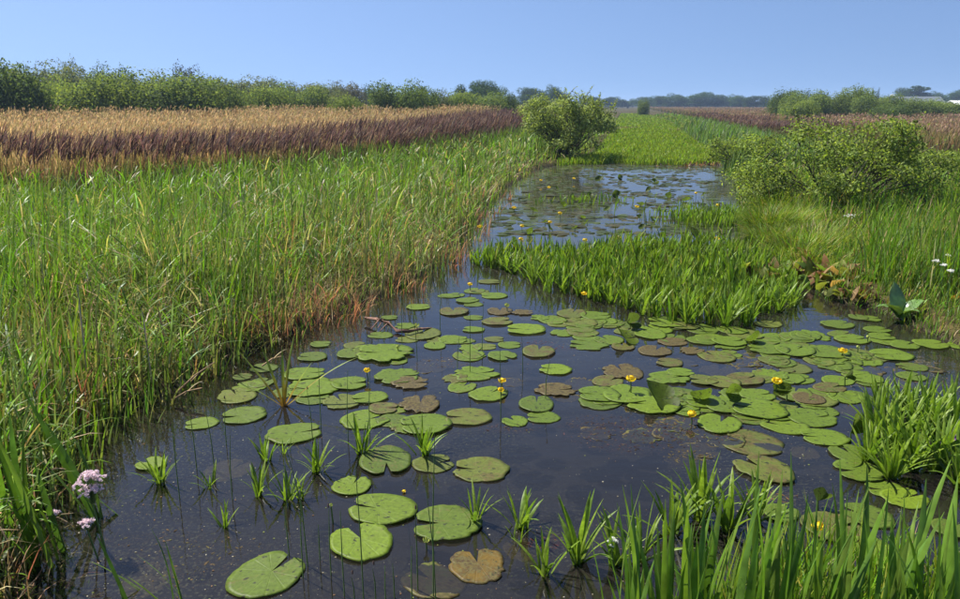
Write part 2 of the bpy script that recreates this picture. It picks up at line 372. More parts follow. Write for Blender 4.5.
class Heap:
    def __init__(self): self.V = []; self.Q = []; self.T = []; self.C = []; self.n = 0
    def add(self, V, Q, T, C, tips=None):
        self.V.append(V); self.C.append(C)
        if len(Q): self.Q.append(np.asarray(Q) + self.n)
        if len(T): self.T.append(np.asarray(T) + self.n)
        self.n += len(V); return tips
    def mesh(self, name, mat):
        return mesh_np(name, np.concatenate(self.V), np.concatenate(self.Q) if self.Q else None, np.concatenate(self.T) if self.T else None, np.concatenate(self.C), mat)

def scatter(n, r0, r1, cond, a0=-46, a1=46, p=1.0):
    r = r0 * (r1 / r0) ** (rng.random(n) ** p); a = np.radians(a0 + (a1 - a0) * rng.random(n))
    x, y = r * np.sin(a), r * np.cos(a); k = cond(x, y)
    return x[k], y[k], r[k]

def jit(col, n, amt=0.2, hue=0.12):
    c = np.array(col)[None] * (1 + rng.normal(0, amt, (n, 1))); c = c * (1 + rng.normal(0, hue, (n, 3)))
    return np.clip(c, 0.004, 0.95)

def pick(cols, w, n, amt=0.18, hue=0.1):
    i = rng.choice(len(cols), n, p=np.array(w) / sum(w)); return np.clip(np.array(cols)[i] * (1 + rng.normal(0, amt, (n, 1))) * (1 + rng.normal(0, hue, (n, 3))), 0.004, 0.95)

def wide(w0, r, px=0.8): return np.maximum(w0, px * r / FPX)
def lump(x, y, f=1.0, s=0.0):
    return 0.5 + 0.25 * np.sin(x * 1.7 * f + 1.3 * np.sin(y * 0.9 * f + s) + s) + 0.25 * np.sin(y * 1.45 * f + 1.7 * np.sin(x * 1.1 * f + 2 * s) - s)

G_BRIGHT = (0.155, 0.28, 0.020); G_MID = (0.115, 0.21, 0.028); G_GREY = (0.175, 0.24, 0.078); G_YEL = (0.26, 0.32, 0.04)
DRY = (0.45, 0.33, 0.17); RUST = (0.40, 0.18, 0.09); PALE = (0.56, 0.48, 0.28); DKGREEN = (0.045, 0.095, 0.018)

def wg(y): return np.interp(y, [0, 3, 8, 12.5, 15, 20, 42, 100, 170], [9, 9, 9.8, 9.8, 7.0, 4.2, 4.6, 5.0, 5.0])
def sl(x, y): return xl(y) - x            # metres onto the left bank
def sr(x, y): return x - xr(y)            # metres onto the right bank

def left_bank():
    # green sedge and reed beside the water
    H = Heap()
    cond = lambda x, y: (sl(x, y) > -0.12) & (sl(x, y) < wg(y) + 0.5 * np.sin(y * 0.8) + 0.4) & (y > 2.2)
    x, y, r = scatter(105000, 2.5, 120, cond, -47, 20)
    n = len(x); d = sl(x, y); lm = lump(x, y, 1.2)
    h = (0.20 + 0.58 * smooth(0.0, 1.8, d)) * (0.65 + 0.55 * rng.random(n)) * (0.85 + 0.3 * lm)
    h *= np.interp(r, [2.5, 4, 8], [0.75, 0.85, 1.0])
    far = smooth(11, 24, r)
    l2 = lump(x, y, 2.1, 6.0); l3 = lump(x, y, 0.8, 9.0)
    c = pick([G_BRIGHT, G_MID, G_GREY, G_YEL, DRY, PALE], [5.0, 3.6, 3.6, 0.6, 1.1, 0.8], n)
    cg = pick([G_GREY, (0.15, 0.21, 0.08), G_MID], [3, 3, 1], n); cd = pick([DRY, RUST, PALE, G_MID, G_GREY], [3, 0.7, 1.4, 2, 2], n)
    c = np.where(((l2 > 0.62) & (rng.random(n) < 0.7))[:, None], cg, c); c = np.where(((l3 > 0.55) & (d < 3.2) & (r < 13) & (rng.random(n) < 0.55))[:, None], cd, c)
    cf = pick([G_BRIGHT, G_YEL, G_MID, G_GREY], [7, 0.8, 2.5, 1], n)
    c = np.where((rng.random(n) < 0.12 + 0.8 * smooth(2.0, 4.0, d) + 0.5 * smooth(10, 15, r))[:, None], cf, c)
    c0 = c * np.array([0.85, 0.75, 0.7]) + np.where(d < 0.6, 0.35, 0.10)[:, None] * np.array(DRY)[None] * 0.6
    h = h * np.where((l2 > 0.62), 1.12, 1.0) * np.where(rng.random(n) < 0.25, 0.6, 1.0)
    bent = rng.random(n) < 0.42
    th0 = np.where(bent, rng.uniform(0.1, 0.85, n), np.abs(rng.normal(0.10, 0.12, n))); th1 = np.where(bent, rng.normal(0.9, 0.7, n), np.abs(rng.normal(0.45, 0.45, n)))
    H.add(*blades(np.stack([x, y, gz(x, y) - 0.03], -1), h, np.where(rng.random(n) < 0.5, rng.normal(1.5, 0.9, n), rng.random(n) * 2 * PI), th0, th1,
                  wide(0.0095, r, 0.9) * (0.5 + 0.9 * rng.random(n)), c0, c, 5))
    tag(obj('sedge_bed', H.mesh('sedge_bed', M_BLADE)), 'dense green sedge growing along the left bank', kind='stuff')
    # taller grey green reed leaves in loose stands
    H = Heap()
    cond = lambda x, y: (sl(x, y) > -0.1) & (sl(x, y) < wg(y)) & (y > 2.3) & (lump(x, y, 1.7, 2.0) > 0.50)
    x, y, r = scatter(16000, 2.7, 40, cond, -47, 16)
    n = len(x); d = sl(x, y)
    h = (0.75 + 0.5 * rng.random(n)) * np.interp(r, [2.5, 5, 9, 25], [0.72, 0.85, 1.0, 0.85]) * (0.55 + 0.45 * smooth(0, 1.2, d))
    c = pick([G_GREY, G_MID, G_BRIGHT, (0.16, 0.20, 0.09)], [4, 2, 2, 2], n)
    c0 = np.where((rng.random(n) < 0.3)[:, None], np.array(DRY) * 0.7, c * 0.8)
    H.add(*blades(np.stack([x, y, gz(x, y) - 0.05], -1), h, rng.normal(1.2, 1.3, n), np.abs(rng.normal(0.05, 0.08, n)), np.abs(rng.normal(0.25, 0.25, n)),
                  wide(0.016, r, 1.1) * (0.7 + 0.6 * rng.random(n)), c0, c, 5, twist=0.9))
    tag(obj('reed_stand', H.mesh('reed_stand', M_BLADE)), 'tall grey green reed leaves rising out of the left bank sedge', kind='stuff')
    # leaves that branch off the reed stems part way up and cross each other
    H = Heap()
    cond = lambda x, y: (sl(x, y) > 0.1) & (sl(x, y) < wg(y)) & (y > 2.4) & (lump(x, y, 1.9, 3.0) > 0.30)
    x, y, r = scatter(26000, 2.7, 30, cond, -47, 16)
    n = len(x); d = sl(x, y); top = (0.25 + 0.5 * smooth(0, 1.8, d)) * np.interp(r, [2.5, 5, 9], [0.75, 0.85, 1.0])
    c = pick([G_GREY, G_MID, G_BRIGHT, DRY, PALE, (0.20, 0.27, 0.12)], [3, 3, 3, 1.6, 0.8, 2], n)
    H.add(*blades(np.stack([x, y, gz(x, y) + top * (0.35 + 0.6 * rng.random(n))], -1), 0.14 + 0.30 * rng.random(n), rng.random(n) * 6.3, rng.uniform(0.2, 1.25, n), rng.normal(0.8, 0.6, n),
                  wide(0.012, r, 1.1) * (0.6 + 0.8 * rng.random(n)), c, c, 5, twist=0.8))
    tag(obj('reed_leaves', H.mesh('reed_leaves', M_BLADE)), 'crossing bent reed leaves tangled over the left bank sedge', kind='stuff')
    # dry stems and last year's leaves
    H = Heap()
    cond = lambda x, y: (sl(x, y) > -0.15) & (sl(x, y) < 0.75 * wg(y)) & (y > 2.4) & (lump(x, y, 1.5, 4.0) > 0.46)
    x, y, r = scatter(21000, 2.7, 26, cond, -47, 16)
    n = len(x); d = sl(x, y)
    h = (0.25 + 0.55 * rng.random(n)) * (0.55 + 0.45 * smooth(0, 1.2, d))
    c = pick([DRY, PALE, RUST, (0.24, 0.2, 0.10)], [5, 2.5, 1.0, 3], n)
    H.add(*blades(np.stack([x, y, gz(x, y) - 0.02], -1), h, rng.random(n) * 2 * PI, np.abs(rng.normal(0.35, 0.35, n)), rng.normal(0.7, 0.7, n),
                  wide(0.006, r, 0.7) * (0.6 + 0.6 * rng.random(n)), c * 0.8, c, 4))
    # rust coloured dead leaves hanging over the water's edge
    cond = lambda x, y: (sl(x, y) > -0.22) & (sl(x, y) < 0.40) & (y > 3.6) & (lump(x, y, 2.3, 1.0) > 0.62)
    x, y, r = scatter(17000, 3.8, 18, cond, -40, 6)
    n = len(x)
    c = pick([RUST, (0.42, 0.2, 0.11), DRY, (0.2, 0.11, 0.07)], [4, 3, 2.5, 2], n)
    H.add(*blades(np.stack([x, y, np.maximum(gz(x, y), -0.02)], -1), 0.10 + 0.26 * rng.random(n), rng.normal(1.9, 1.2, n), np.abs(rng.normal(0.12, 0.2, n)), np.abs(rng.normal(0.9, 0.8, n)),
                  wide(0.010, r, 0.9) * (0.6 + 0.7 * rng.random(n)), c * 0.75, c, 4))
    tag(obj('dry_sedge_litter', H.mesh('dry_sedge_litter', M_DRY)), 'tan and rust dead leaves tangled along the left bank', kind='stuff')

def reed_field(name, label, cond, n0, r0, r1, a0, a1, hgt, plume, stem_c, leaf_c, np_=3, plen=0.2, pw=0.016, leafy=0.55, grow=0.0):
    H = Heap()
    x, y, r = scatter(n0, r0, r1, cond, a0, a1)
    n = len(x)
    h = hgt * (0.82 + 0.3 * rng.random(n)) * (0.9 + 0.2 * lump(x, y, 0.5, 3))
    h = h * np.interp(r, [20, 40, 70], [1.0, 1.0, 1.0 + grow])
    az = rng.normal(1.45, 0.5, n)          # the wind leans them to the right
    P = np.stack([x, y, gz(x, y)], -1)
    c = pick(stem_c, [1] * len(stem_c), n)
    tips = H.add(*blades(P, h, az, np.abs(rng.normal(0.03, 0.05, n)), np.abs(rng.normal(0.16, 0.1, n)), wide(0.004, r, 0.45), c * 0.8, c, 3, 'stem'))
    for k in range(np_):
        cp = pick(plume, [1] * len(plume), n, 0.25, 0.08)
        H.add(*blades(tips - np.array([0, 0, 0.05]) * (k > 0), plen * (0.7 + 0.6 * rng.random(n)) * (1 + 0.15 * (r > 25)), az + rng.normal(0, 0.5, n), np.abs(rng.normal(0.3, 0.18, n)), np.abs(rng.normal(0.5, 0.3, n)),
                      wide(pw, r, 0.52) * (0.5 + 0.8 * rng.random(n)), cp * 0.9, cp, 3, 'plume', twist=1.2))
    for k in range(2):
        cl = pick(leaf_c, [1] * len(leaf_c), n, 0.2)
        H.add(*blades(P, h * leafy * (0.8 + 0.5 * rng.random(n)), rng.random(n) * 6.3, np.abs(rng.normal(0.1, 0.1, n)), np.abs(rng.normal(0.5, 0.3, n)), wide(0.008, r, 0.8), cl * 0.8, cl, 3))
    tag(obj(name, H.mesh(name, M_DRY)), label, kind='stuff')

PURP = [(0.115, 0.070, 0.070), (0.15, 0.092, 0.085), (0.09, 0.058, 0.062), (0.24, 0.165, 0.12)]
TAN = [(0.54, 0.40, 0.22), (0.48, 0.34, 0.18), (0.58, 0.45, 0.27), (0.40, 0.32, 0.15)]
def fields():
    w2 = lambda y: wg(y) + np.interp(y, [8, 13, 20, 45, 100], [2.4, 3.2, 3.2, 6.5, 9.0])
    reed_field('purple_reed_band', 'band of dark purple brown reed plumes behind the green sedge',
               lambda x, y: (sl(x, y) > wg(y) - 0.9 + 0.8 * (lump(x, y, 0.9, 2) - 0.5) + 0.35 * np.sin(x * 1.3)) & ((lump(x, y, 1.6, 8) > 0.30) | (rng.random(len(x)) < 0.4)) & (sl(x, y) < w2(y) + 0.7 * np.sin(x * 0.7)), 34000, 9, 150, -47, 14, 1.0, PURP,
               [(0.11, 0.08, 0.055), (0.10, 0.12, 0.04)], [(0.09, 0.16, 0.025), (0.10, 0.075, 0.055), (0.10, 0.19, 0.025)], 5, 0.36, 0.020, grow=0.15)
    reed_field('tan_grass_meadow', 'tan flowering grass meadow reaching to the willow scrub',
               lambda x, y: (sl(x, y) > w2(y) - 0.7), 54000, 12, 160, -47, 16, 1.14, TAN,
               [(0.40, 0.30, 0.15), (0.34, 0.27, 0.12)], [(0.44, 0.33, 0.17), (0.34, 0.30, 0.11), (0.48, 0.36, 0.2)], 4, 0.15, 0.013, 0.9, grow=0.40)
    reed_field('purple_reed_patch', 'dark purple brown reed plumes beyond the right bank shrub',
               lambda x, y: (sr(x, y) > 2.4) & (sr(x, y) < 7 + 2 * np.sin(y * 0.2)) & (y > 42) & (y < 95) & (lump(x, y, 0.35, 3) > 0.3), 26000, 30, 100, 12, 30, 0.72, PURP + [(0.24, 0.16, 0.1)],
               [(0.13, 0.10, 0.055)], [(0.14, 0.14, 0.04), (0.2, 0.14, 0.06)], 3, 0.24, 0.02)
    reed_field('tan_grass_field', 'tan grass field reaching to the far trees right of the channel',
               lambda x, y: (sr(x, y) > 5.5) & ((y > 62) | (sr(x, y) > 9)) & (y > 15), 30000, 15, 420, 10, 47, 0.84, [(0.40, 0.28, 0.17), (0.34, 0.22, 0.15), (0.44, 0.33, 0.2), (0.28, 0.17, 0.13)],
               [(0.28, 0.21, 0.10)], [(0.26, 0.2, 0.08), (0.17, 0.18, 0.05)], 3, 0.16, 0.018, 0.8)

def right_bank():
    H = Heap()
    # mixed green marsh plants
    cond = lambda x, y: (sr(x, y) > -0.05) & (sr(x, y) < np.interp(y, [4, 15, 40, 170], [7, 8, 4, 4])) & (y > 4.4)
    x, y, r = scatter(130000, 4.6, 150, cond, 8, 47)
    n = len(x); d = sr(x, y); lm = lump(x, y, 1.1, 5)
    h = (0.16 + 0.36 * smooth(0, 2.0, d)) * (0.6 + 0.6 * rng.random(n)) * (0.75 + 0.5 * lm)
    c = pick([G_BRIGHT, G_MID, G_YEL, G_GREY, DRY, RUST], [4, 3, 2.5, 1.5, 0.6, 0.25], n)
    H.add(*blades(np.stack([x, y, gz(x, y) - 0.03], -1), h, rng.random(n) * 2 * PI, np.abs(rng.normal(0.12, 0.16, n)), np.abs(rng.normal(0.6, 0.5, n)),
                  wide(0.008, r) * (0.7 + 0.7 * rng.random(n)), c * 0.75, c, 4))
    tag(obj('marsh_grass', H.mesh('marsh_grass', M_BLADE)), 'mixed green marsh grass covering the right bank', kind='stuff')
    # upright reeds nearer the right edge of the picture
    H = Heap()
    A = np.array(at(935, 318)[:2]); B = np.array(at(960, 250)[:2])
    cond = lambda x, y: (sr(x, y) > 0.05) & (y > 5.5) & (((x - A[0] - 0.45) ** 2 / 0.5 + (y - A[1] - 0.9) ** 2 / 0.5 < 1) | ((x > B[0] - 0.9 + 0.15 * (y - 9)) & (y > 8) & (y < 19) & (lump(x, y, 1.3, 1) > 0.42)))
    x, y, r = scatter(26000, 5.2, 20, cond, 20, 47)
    n = len(x)
    h = (0.40 + 0.38 * rng.random(n)) * np.where(y < 9, 1.35, 0.95)
    c = pick([G_BRIGHT, G_GREY, G_MID, G_YEL, DRY], [4, 2.5, 2.5, 1, 0.7], n)
    h = h * (0.6 + 0.7 * lump(x, y, 2.2, 7))
    H.add(*blades(np.stack([x, y, gz(x, y) - 0.05], -1), h, rng.random(n) * 6.3, np.abs(rng.normal(0.08, 0.12, n)), np.abs(rng.normal(0.35, 0.35, n)),
                  wide(0.012, r, 0.9) * (0.7 + 0.6 * rng.random(n)), c * 0.8, c, 5, twist=0.9))
    tag(obj('reed_stand', H.mesh('reed_stand', M_BLADE)), 'upright fresh green reeds on the right bank', kind='stuff')
    # grey green reed leaves lining the right bank of the far channel
    H = Heap()
    cond = lambda x, y: (sr(x, y) > -0.2) & (sr(x, y) < 2.6) & (y > 22) & (y < 75)
    x, y, r = scatter(22000, 20, 80, cond, 8, 24)
    n = len(x)
    c = pick([G_GREY, (0.14, 0.2, 0.1), G_MID, G_BRIGHT], [4, 3, 2, 2], n)
    H.add(*blades(np.stack([x, y, gz(x, y)], -1), 0.55 + 0.5 * rng.random(n), rng.normal(1.5, 1.0, n), np.abs(rng.normal(0.08, 0.08, n)), np.abs(rng.normal(0.4, 0.3, n)),
                  wide(0.015, r, 0.9), c * 0.8, c, 4, twist=0.9))
    tag(obj('reed_fringe', H.mesh('reed_fringe', M_BLADE)), 'grey green reeds lining the right side of the far channel', kind='stuff')

def channel_mat():
    # floating carpet that fills the far channel
    H = Heap()
    cond = lambda x, y: (x > xl(y) - 0.1) & (x < xr(y) + 0.1) & (y > 26.3 + 0.35 * np.sin(x * 1.7) + 0.25 * np.sin(x * 4.3)) & (y < FAR_Y)
    x, y, r = scatter(120000, 25, 180, cond, 4, 20, 1.0)
    n = len(x); lm = lump(x, y, 0.35, 2)
    c = pick([(0.225, 0.31, 0.025), (0.28, 0.36, 0.035), (0.165, 0.25, 0.025)], [4, 2, 2], n)
    gap = (np.abs(y - 62) < 4) & (lm > 0.5)
    c = np.where(gap[:, None], jit((0.26, 0.24, 0.10), n), c)
    H.add(*blades(np.stack([x, y, np.full(n, -0.02)], -1), 0.16 + 0.16 * rng.random(n), rng.random(n) * 6.3, np.abs(rng.normal(0.15, 0.15, n)), np.abs(rng.normal(0.6, 0.3, n)),
                  wide(0.022, r, 0.8), c * 0.8, c, 3, twist=1.2))
    # dead brown leaves drifted against its near edge
    k = 150
    xx = 7.6 + rng.normal(0, 0.7, k); yy = 26.0 + 0.35 * np.sin(xx * 1.7) + rng.normal(-0.2, 0.25, k); ok = inside(xx, yy) > -0.1; xx = xx[ok]; yy = yy[ok]; k = len(xx)
    cb = pick([(0.2, 0.1, 0.05), (0.2, 0.15, 0.08), (0.06, 0.04, 0.03)], [2, 1.5, 3], k)
    H.add(*blades(np.stack([xx, yy, np.full(k, 0.0)], -1), 0.10 + 0.15 * rng.random(k), rng.random(k) * 6.3, rng.uniform(0.6, 1.5, k), rng.normal(0, 0.5, k), np.full(k, 0.05), cb, cb, 3))
    tag(obj('floating_plant_carpet', H.mesh('floating_plant_carpet', M_BLADE)), 'bright green carpet of water plants filling the far channel', kind='stuff')

left_bank(); fields(); right_bank(); channel_mat()

# ------------------------------------------------------------------ shrubs and trees
def leaf_cloud(rs, lumps, n, leaf, asp=0.55, up=0.35, shell=0.6, cols=None, zmin=0.05):
    """n little folded leaves through a crown made of lumps (x, y, z, rx, rz)"""
    lumps = np.array(lumps); w = lumps[:, 3] ** 2; w = w / w.sum()
    i = rs.choice(len(lumps), n, p=w); b = lumps[i]
    d = rs.normal(0, 1, (n, 3)); d /= np.linalg.norm(d, axis=1)[:, None]
    rad = shell + (1 - shell) * rs.random(n) ** 0.6
    rad = rad * (1 + 0.22 * np.sin(d[:, 0] * 5 + i) * np.sin(d[:, 1] * 6 + 2 * i) + rs.normal(0, 0.07, n))
    P = b[:, :3] + d * rad[:, None] * np.stack([b[:, 3], b[:, 3], b[:, 4]], -1)
    k = P[:, 2] > zmin; P = P[k]; d = d[k]; n = len(P)
    nm = d + rs.normal(0, 0.8, (n, 3)) + np.array([0, 0, up]); nm /= np.linalg.norm(nm, axis=1)[:, None]
    t = np.cross(nm, rs.normal(0, 1, (n, 3))); t /= np.linalg.norm(t, axis=1)[:, None]; s = np.cross(nm, t)
    L = leaf * (0.6 + 0.8 * rs.random(n)); W = L * asp
    V = np.empty((n, 4, 3))
    V[:, 0] = P - t * L[:, None] / 2; V[:, 2] = P + t * L[:, None] / 2
    V[:, 1] = P + s * W[:, None] / 2 + nm * W[:, None] * 0.15; V[:, 3] = P - s * W[:, None] / 2 + nm * W[:, None] * 0.15
    Q = np.arange(n * 4).reshape(n, 4)
    ci = rs.choice(len(cols), n); c = np.array(cols)[ci] * (1 + rs.normal(0, 0.2, (n, 1)))
    return V.reshape(-1, 3), Q, np.repeat(np.clip(c, 0.01, 1), 4, 0)

def limbs(rs, base_r, targets, trunk_h=0.0, sides=5):
    parts = []
    if trunk_h > 0:
        parts.append(tube([(0, 0, -0.2), (0.02, 0, trunk_h * 0.5), (0, 0.03, trunk_h)], [base_r * 1.3, base_r, base_r * 0.8], 7))
    for t in targets:
        t = np.array(t[:3]); s = np.array([0, 0, trunk_h * 0.9]) if trunk_h else np.array([rs.normal(0, 0.12), rs.normal(0, 0.12), -0.1])
        m = s + (t - s) * 0.5 + np.array([rs.normal(0, 0.1), rs.normal(0, 0.1), 0.12]) * np.linalg.norm(t - s) * 0.5
        r = base_r * (0.55 if trunk_h else 0.6)
        parts.append(tube([s, m, t], [r, r * 0.6, r * 0.2], sides))
        for k in range(2):
            e = t + rs.normal(0, 1, 3) * t[2] * 0.16; e[2] = max(e[2], 0.2)
            parts.append(tube([m, (m + e) / 2, e], [r * 0.45, r * 0.3, r * 0.08], 4))
    return join(parts)

LEAFC = [(1.0, 1.0, 1.0), (0.75, 0.85, 0.8), (1.25, 1.15, 0.9), (0.55, 0.65, 0.6)]
def crown_proto(kind, seed):
    rs = np.random.default_rng(seed)
    if kind == 'bush':           # wide willow scrub, unit half width 1, height about 1.25
        lm = [(rs.uniform(-0.62, 0.62), rs.uniform(-0.6, 0.6), rs.uniform(0.25, 0.75), rs.uniform(0.28, 0.48), rs.uniform(0.28, 0.46)) for _ in range(13)]
        lm += [(0.35 * math.cos(a), 0.35 * math.sin(a), 0.4, 0.5, 0.42) for a in (0.3, 2.4, 4.5)]
        n, leaf, th, br = 15000, 0.050, 0, 0.035
    elif kind == 'spiky':
        lm = [(rs.uniform(-0.6, 0.6), rs.uniform(-0.5, 0.5), rs.uniform(0.3, 1.15), rs.uniform(0.12, 0.3), rs.uniform(0.2, 0.4)) for _ in range(16)]
        n, leaf, th, br = 5500, 0.045, 0, 0.04
    elif kind == 'oak':          # round standard tree, height about 2.2
        lm = [(rs.uniform(-0.6, 0.6), rs.uniform(-0.6, 0.6), rs.uniform(0.45, 1.75), rs.uniform(0.3, 0.5), rs.uniform(0.25, 0.42)) for _ in range(20)]
        n, leaf, th, br = 11000, 0.065, 0.5, 0.08
    elif kind == 'tall':         # wind shaped tree with separate leaf masses
        lm = [(rs.uniform(-0.3, 0.3) + 0.35 * k / 9, rs.uniform(-0.4, 0.4), 0.8 + 1.7 * k / 9, rs.uniform(0.25, 0.5), rs.uniform(0.16, 0.3)) for k in range(10)]
        n, leaf, th, br = 4500, 0.10, 0.9, 0.08
    else:                        # poplar
        lm = [(rs.uniform(-0.2, 0.2), rs.uniform(-0.2, 0.2), 0.5 + 3.4 * k / 9, 0.5 * math.sin(PI * (0.25 + 0.7 * k / 9)) + 0.1, 0.42) for k in range(10)]
        n, leaf, th, br = 3500, 0.10, 0.6, 0.08
    V, Q, C = leaf_cloud(rs, lm, n, leaf, cols=LEAFC)
    h = np.percentile(V[:, 2], 99.3); w = np.percentile(np.abs(V[:, 0]), 98.5)
    cm = mesh_np('crown', V, Q, col=C, mat=M_CROWN)
    tv, tq = limbs(rs, br, lm[:8], th)
    tm = mesh_np('trunk', tv, tq, mat=M_BARK)
    return cm, tm, h, w
PROTO = {}
for kd in ('bush', 'spiky', 'oak', 'tall', 'poplar'):
    PROTO[kd] = [crown_proto(kd, 100 + 7 * i + hash(kd[0]) % 1 + len(kd)) for i in range(3 if kd in ('bush', 'oak') else 1)]

BUSH_L, BUSH_M, BUSH_D, BUSH_G = (0.205, 0.265, 0.085), (0.17, 0.225, 0.085), (0.12, 0.17, 0.065), (0.175, 0.20, 0.12)
TREE_D = (0.065, 0.115, 0.05)
def plant_tree(u, vtop, wpx, d, kind, tint, label, name, group, cat, seed=0):
    """a tree d metres away whose crown reaches up to vtop and is wpx wide"""
    top = aty(u, vtop, d); p = (top[0], d, float(gz(np.array([top[0]]), np.array([d]))[0]))
    var = PROTO[kind][seed % len(PROTO[kind])]; cm, tm, h0, w0 = var
    half = wpx * (d / (CP * FPX)) * 0.5 * CP; sz = (top[2] - p[2]) / h0; sx = half / w0
    rz = (seed * 1.37) % (2 * PI)
    t = thing(name, label, cat, p, 0, group)
    v = 1 + 0.12 * math.sin(seed * 2.1)
    obj('crown', cm, t, (0, 0, 0), (0, 0, rz), (sx, sx, sz), (tint[0] * v, tint[1] * v, tint[2] * v, 1))
    obj('trunk', tm, t, (0, 0, 0), (0, 0, rz), (sx, sx, sz))
    return t

LG = 'willow scrub behind the left meadow'
for i, (u, vt, w, d, k, c, lb) in enumerate([
    (-4, 63, 78, 56, 'bush', BUSH_D, 'tall dark green willow bush cut by the left picture edge'),
    (46, 79, 66, 63, 'bush', BUSH_L, 'light green willow bush just right of the dark bush at the left edge'),
    (92, 74, 98, 60, 'bush', BUSH_L, 'broad bright green willow bush, second large one from the left edge'),
    (178, 77, 92, 62, 'bush', BUSH_M, 'broad rounded green willow bush below the bare spiky treetop'),
    (142, 84, 50, 68, 'bush', BUSH_L, 'low pale green willow filling the gap between two broad bushes'),
    (225, 84, 60, 68, 'bush', BUSH_M, 'rounded willow bush adjoining the broad bush on its right side'),
    (268, 88, 54, 74, 'bush', BUSH_L, 'low light green willow bush midway along the left scrub'),
    (300, 86, 56, 78, 'bush', BUSH_M, 'green willow bush near the thin right end of the left scrub'),
    (330, 91, 44, 84, 'bush', BUSH_G, 'dull green willow bush at the thinning right end of the left scrub'),
    (347, 97, 34, 66, 'bush', BUSH_L, 'small bright green bush standing forward at the meadow edge'),
    (404, 83, 64, 72, 'bush', BUSH_D, 'dense dark green rounded bush standing alone behind the tan meadow'),
    (432, 92, 30, 82, 'bush', BUSH_G, 'small dull bush between the dark rounded bush and the tree clump'),
    (458, 93, 46, 84, 'bush', BUSH_L, 'light green bush in front of the twin dark treetops'),
    (487, 95, 56, 86, 'bush', BUSH_M, 'green bush below the taller of the twin dark treetops'),
    (508, 92, 30, 88, 'bush', BUSH_D, 'small dark green bush at the right end of the clump'),
    (20, 69, 60, 92, 'bush', BUSH_G, 'dull green willow in the back row at the far left'),
    (62, 66, 58, 96, 'bush', BUSH_G, 'grey green willow in the back row behind the bright broad bush'),
    (106, 68, 50, 94, 'bush', BUSH_D, 'dark willow top in the back row left of the spiky treetop'),
    (66, 61, 24, 98, 'spiky', BUSH_G, 'thin grey twiggy treetop rising above the back row of scrub'),
    (140, 74, 56, 98, 'bush', BUSH_G, 'hazy grey green willow in the back row left of the spiky treetop'),
    (184, 66, 36, 84, 'spiky', (0.075, 0.085, 0.06), 'grey half bare spiky treetop above the rounded willow bush'),
    (212, 80, 60, 104, 'bush', BUSH_G, 'back row willow just right of the spiky treetop'),
    (252, 80, 62, 110, 'bush', BUSH_G, 'back row willow near the middle of the left scrub'),
    (290, 82, 60, 116, 'bush', BUSH_G, 'back row willow above the low light green bush'),
    (322, 85, 52, 122, 'bush', BUSH_G, 'back row willow near the end of the left scrub'),
    (346, 84, 34, 140, 'bush', (0.13, 0.12, 0.08), 'brownish far treetop at the end of the left scrub'),
    (372, 87, 34, 170, 'bush', TREE_D, 'dark far bush left of the dense rounded bush'),
    (386, 92, 34, 120, 'bush', BUSH_G, 'dull low bush peeping out left of the dense rounded bush')]):
    plant_tree(u, vt, w, d, k, c, lb, 'willow_bush', LG, 'bush', i)

FT = 'far trees on the horizon'
for i, (u, vt, w, d, k, c, lb) in enumerate([
    (467, 84, 26, 150, 'oak', TREE_D, 'smaller left one of the twin dark treetops beyond the meadow'),
    (488, 81, 34, 155, 'oak', TREE_D, 'taller right one of the twin dark treetops beyond the meadow'),
    (535, 88, 30, 260, 'oak', TREE_D, 'hazy round tree on the horizon left of the channel shrub'),
    (557, 86, 22, 265, 'oak', TREE_D, 'narrow hazy tree just above the channel shrub'),
    (547, 93, 30, 270, 'oak', TREE_D, 'low hazy tree linking two horizon trees'),
    (522, 95, 26, 250, 'oak', TREE_D, 'low hazy tree at the left end of the horizon row'),
    (586, 96, 14, 420, 'oak', TREE_D, 'tiny blue tree on the horizon right of the channel shrub'),
    (597, 97, 16, 430, 'oak', TREE_D, 'second tiny blue tree right of the channel shrub'),
    (612, 97, 18, 430, 'oak', TREE_D, 'third tiny blue tree right of the channel shrub'),
    (628, 99, 22, 430, 'oak', TREE_D, 'low blue tree above the end of the channel'),
    (648, 97, 22, 420, 'oak', TREE_D, 'blue tree behind the small round bush at the channel end'),
    (665, 96, 24, 400, 'oak', TREE_D, 'blue tree at the left end of the far wood'),
    (680, 94, 26, 395, 'oak', TREE_D, 'dark blue tree in the left half of the far wood'),
    (697, 92.5, 30, 390, 'oak', TREE_D, 'tallest rounded tree of the far wood'),
    (714, 95, 26, 395, 'oak', TREE_D, 'dark blue tree right of the tallest one in the far wood'),
    (730, 95, 26, 395, 'oak', TREE_D, 'rounded tree in the right half of the far wood'),
    (742, 97, 22, 380, 'oak', TREE_D, 'lower tree in the right half of the far wood'),
    (757, 96, 26, 360, 'oak', (0.06, 0.10, 0.03), 'greener tree at the right end of the far wood'),
    (772, 97, 22, 380, 'oak', TREE_D, 'hazy tree half hidden by the right hand bushes'),
    (906, 88, 18, 340, 'oak', TREE_D, 'dark tree behind the grey barn roof'),
    (926, 86, 26, 330, 'tall', TREE_D, 'tallest loose tree above the right hand scrub'),
    (941, 92, 20, 345, 'oak', TREE_D, 'low dark tree between the loose tree and the picture edge'),
    (957, 89, 24, 335, 'oak', TREE_D, 'dark tree cut by the right picture edge'),
    (918, 93, 22, 350, 'oak', TREE_D, 'low dark tree under the tallest loose tree'),
    (890, 95, 18, 360, 'oak', TREE_D, 'low hazy tree left of the white silo'),
    (873.5, 88, 4, 330, 'poplar', TREE_D, 'left one of two tiny poplars above the right scrub'),
    (879, 88.5, 5, 330, 'poplar', TREE_D, 'right one of two tiny poplars above the right scrub')]):
    plant_tree(u, vt, w, d, k, c, lb, 'distant_tree', FT, 'tree', i)
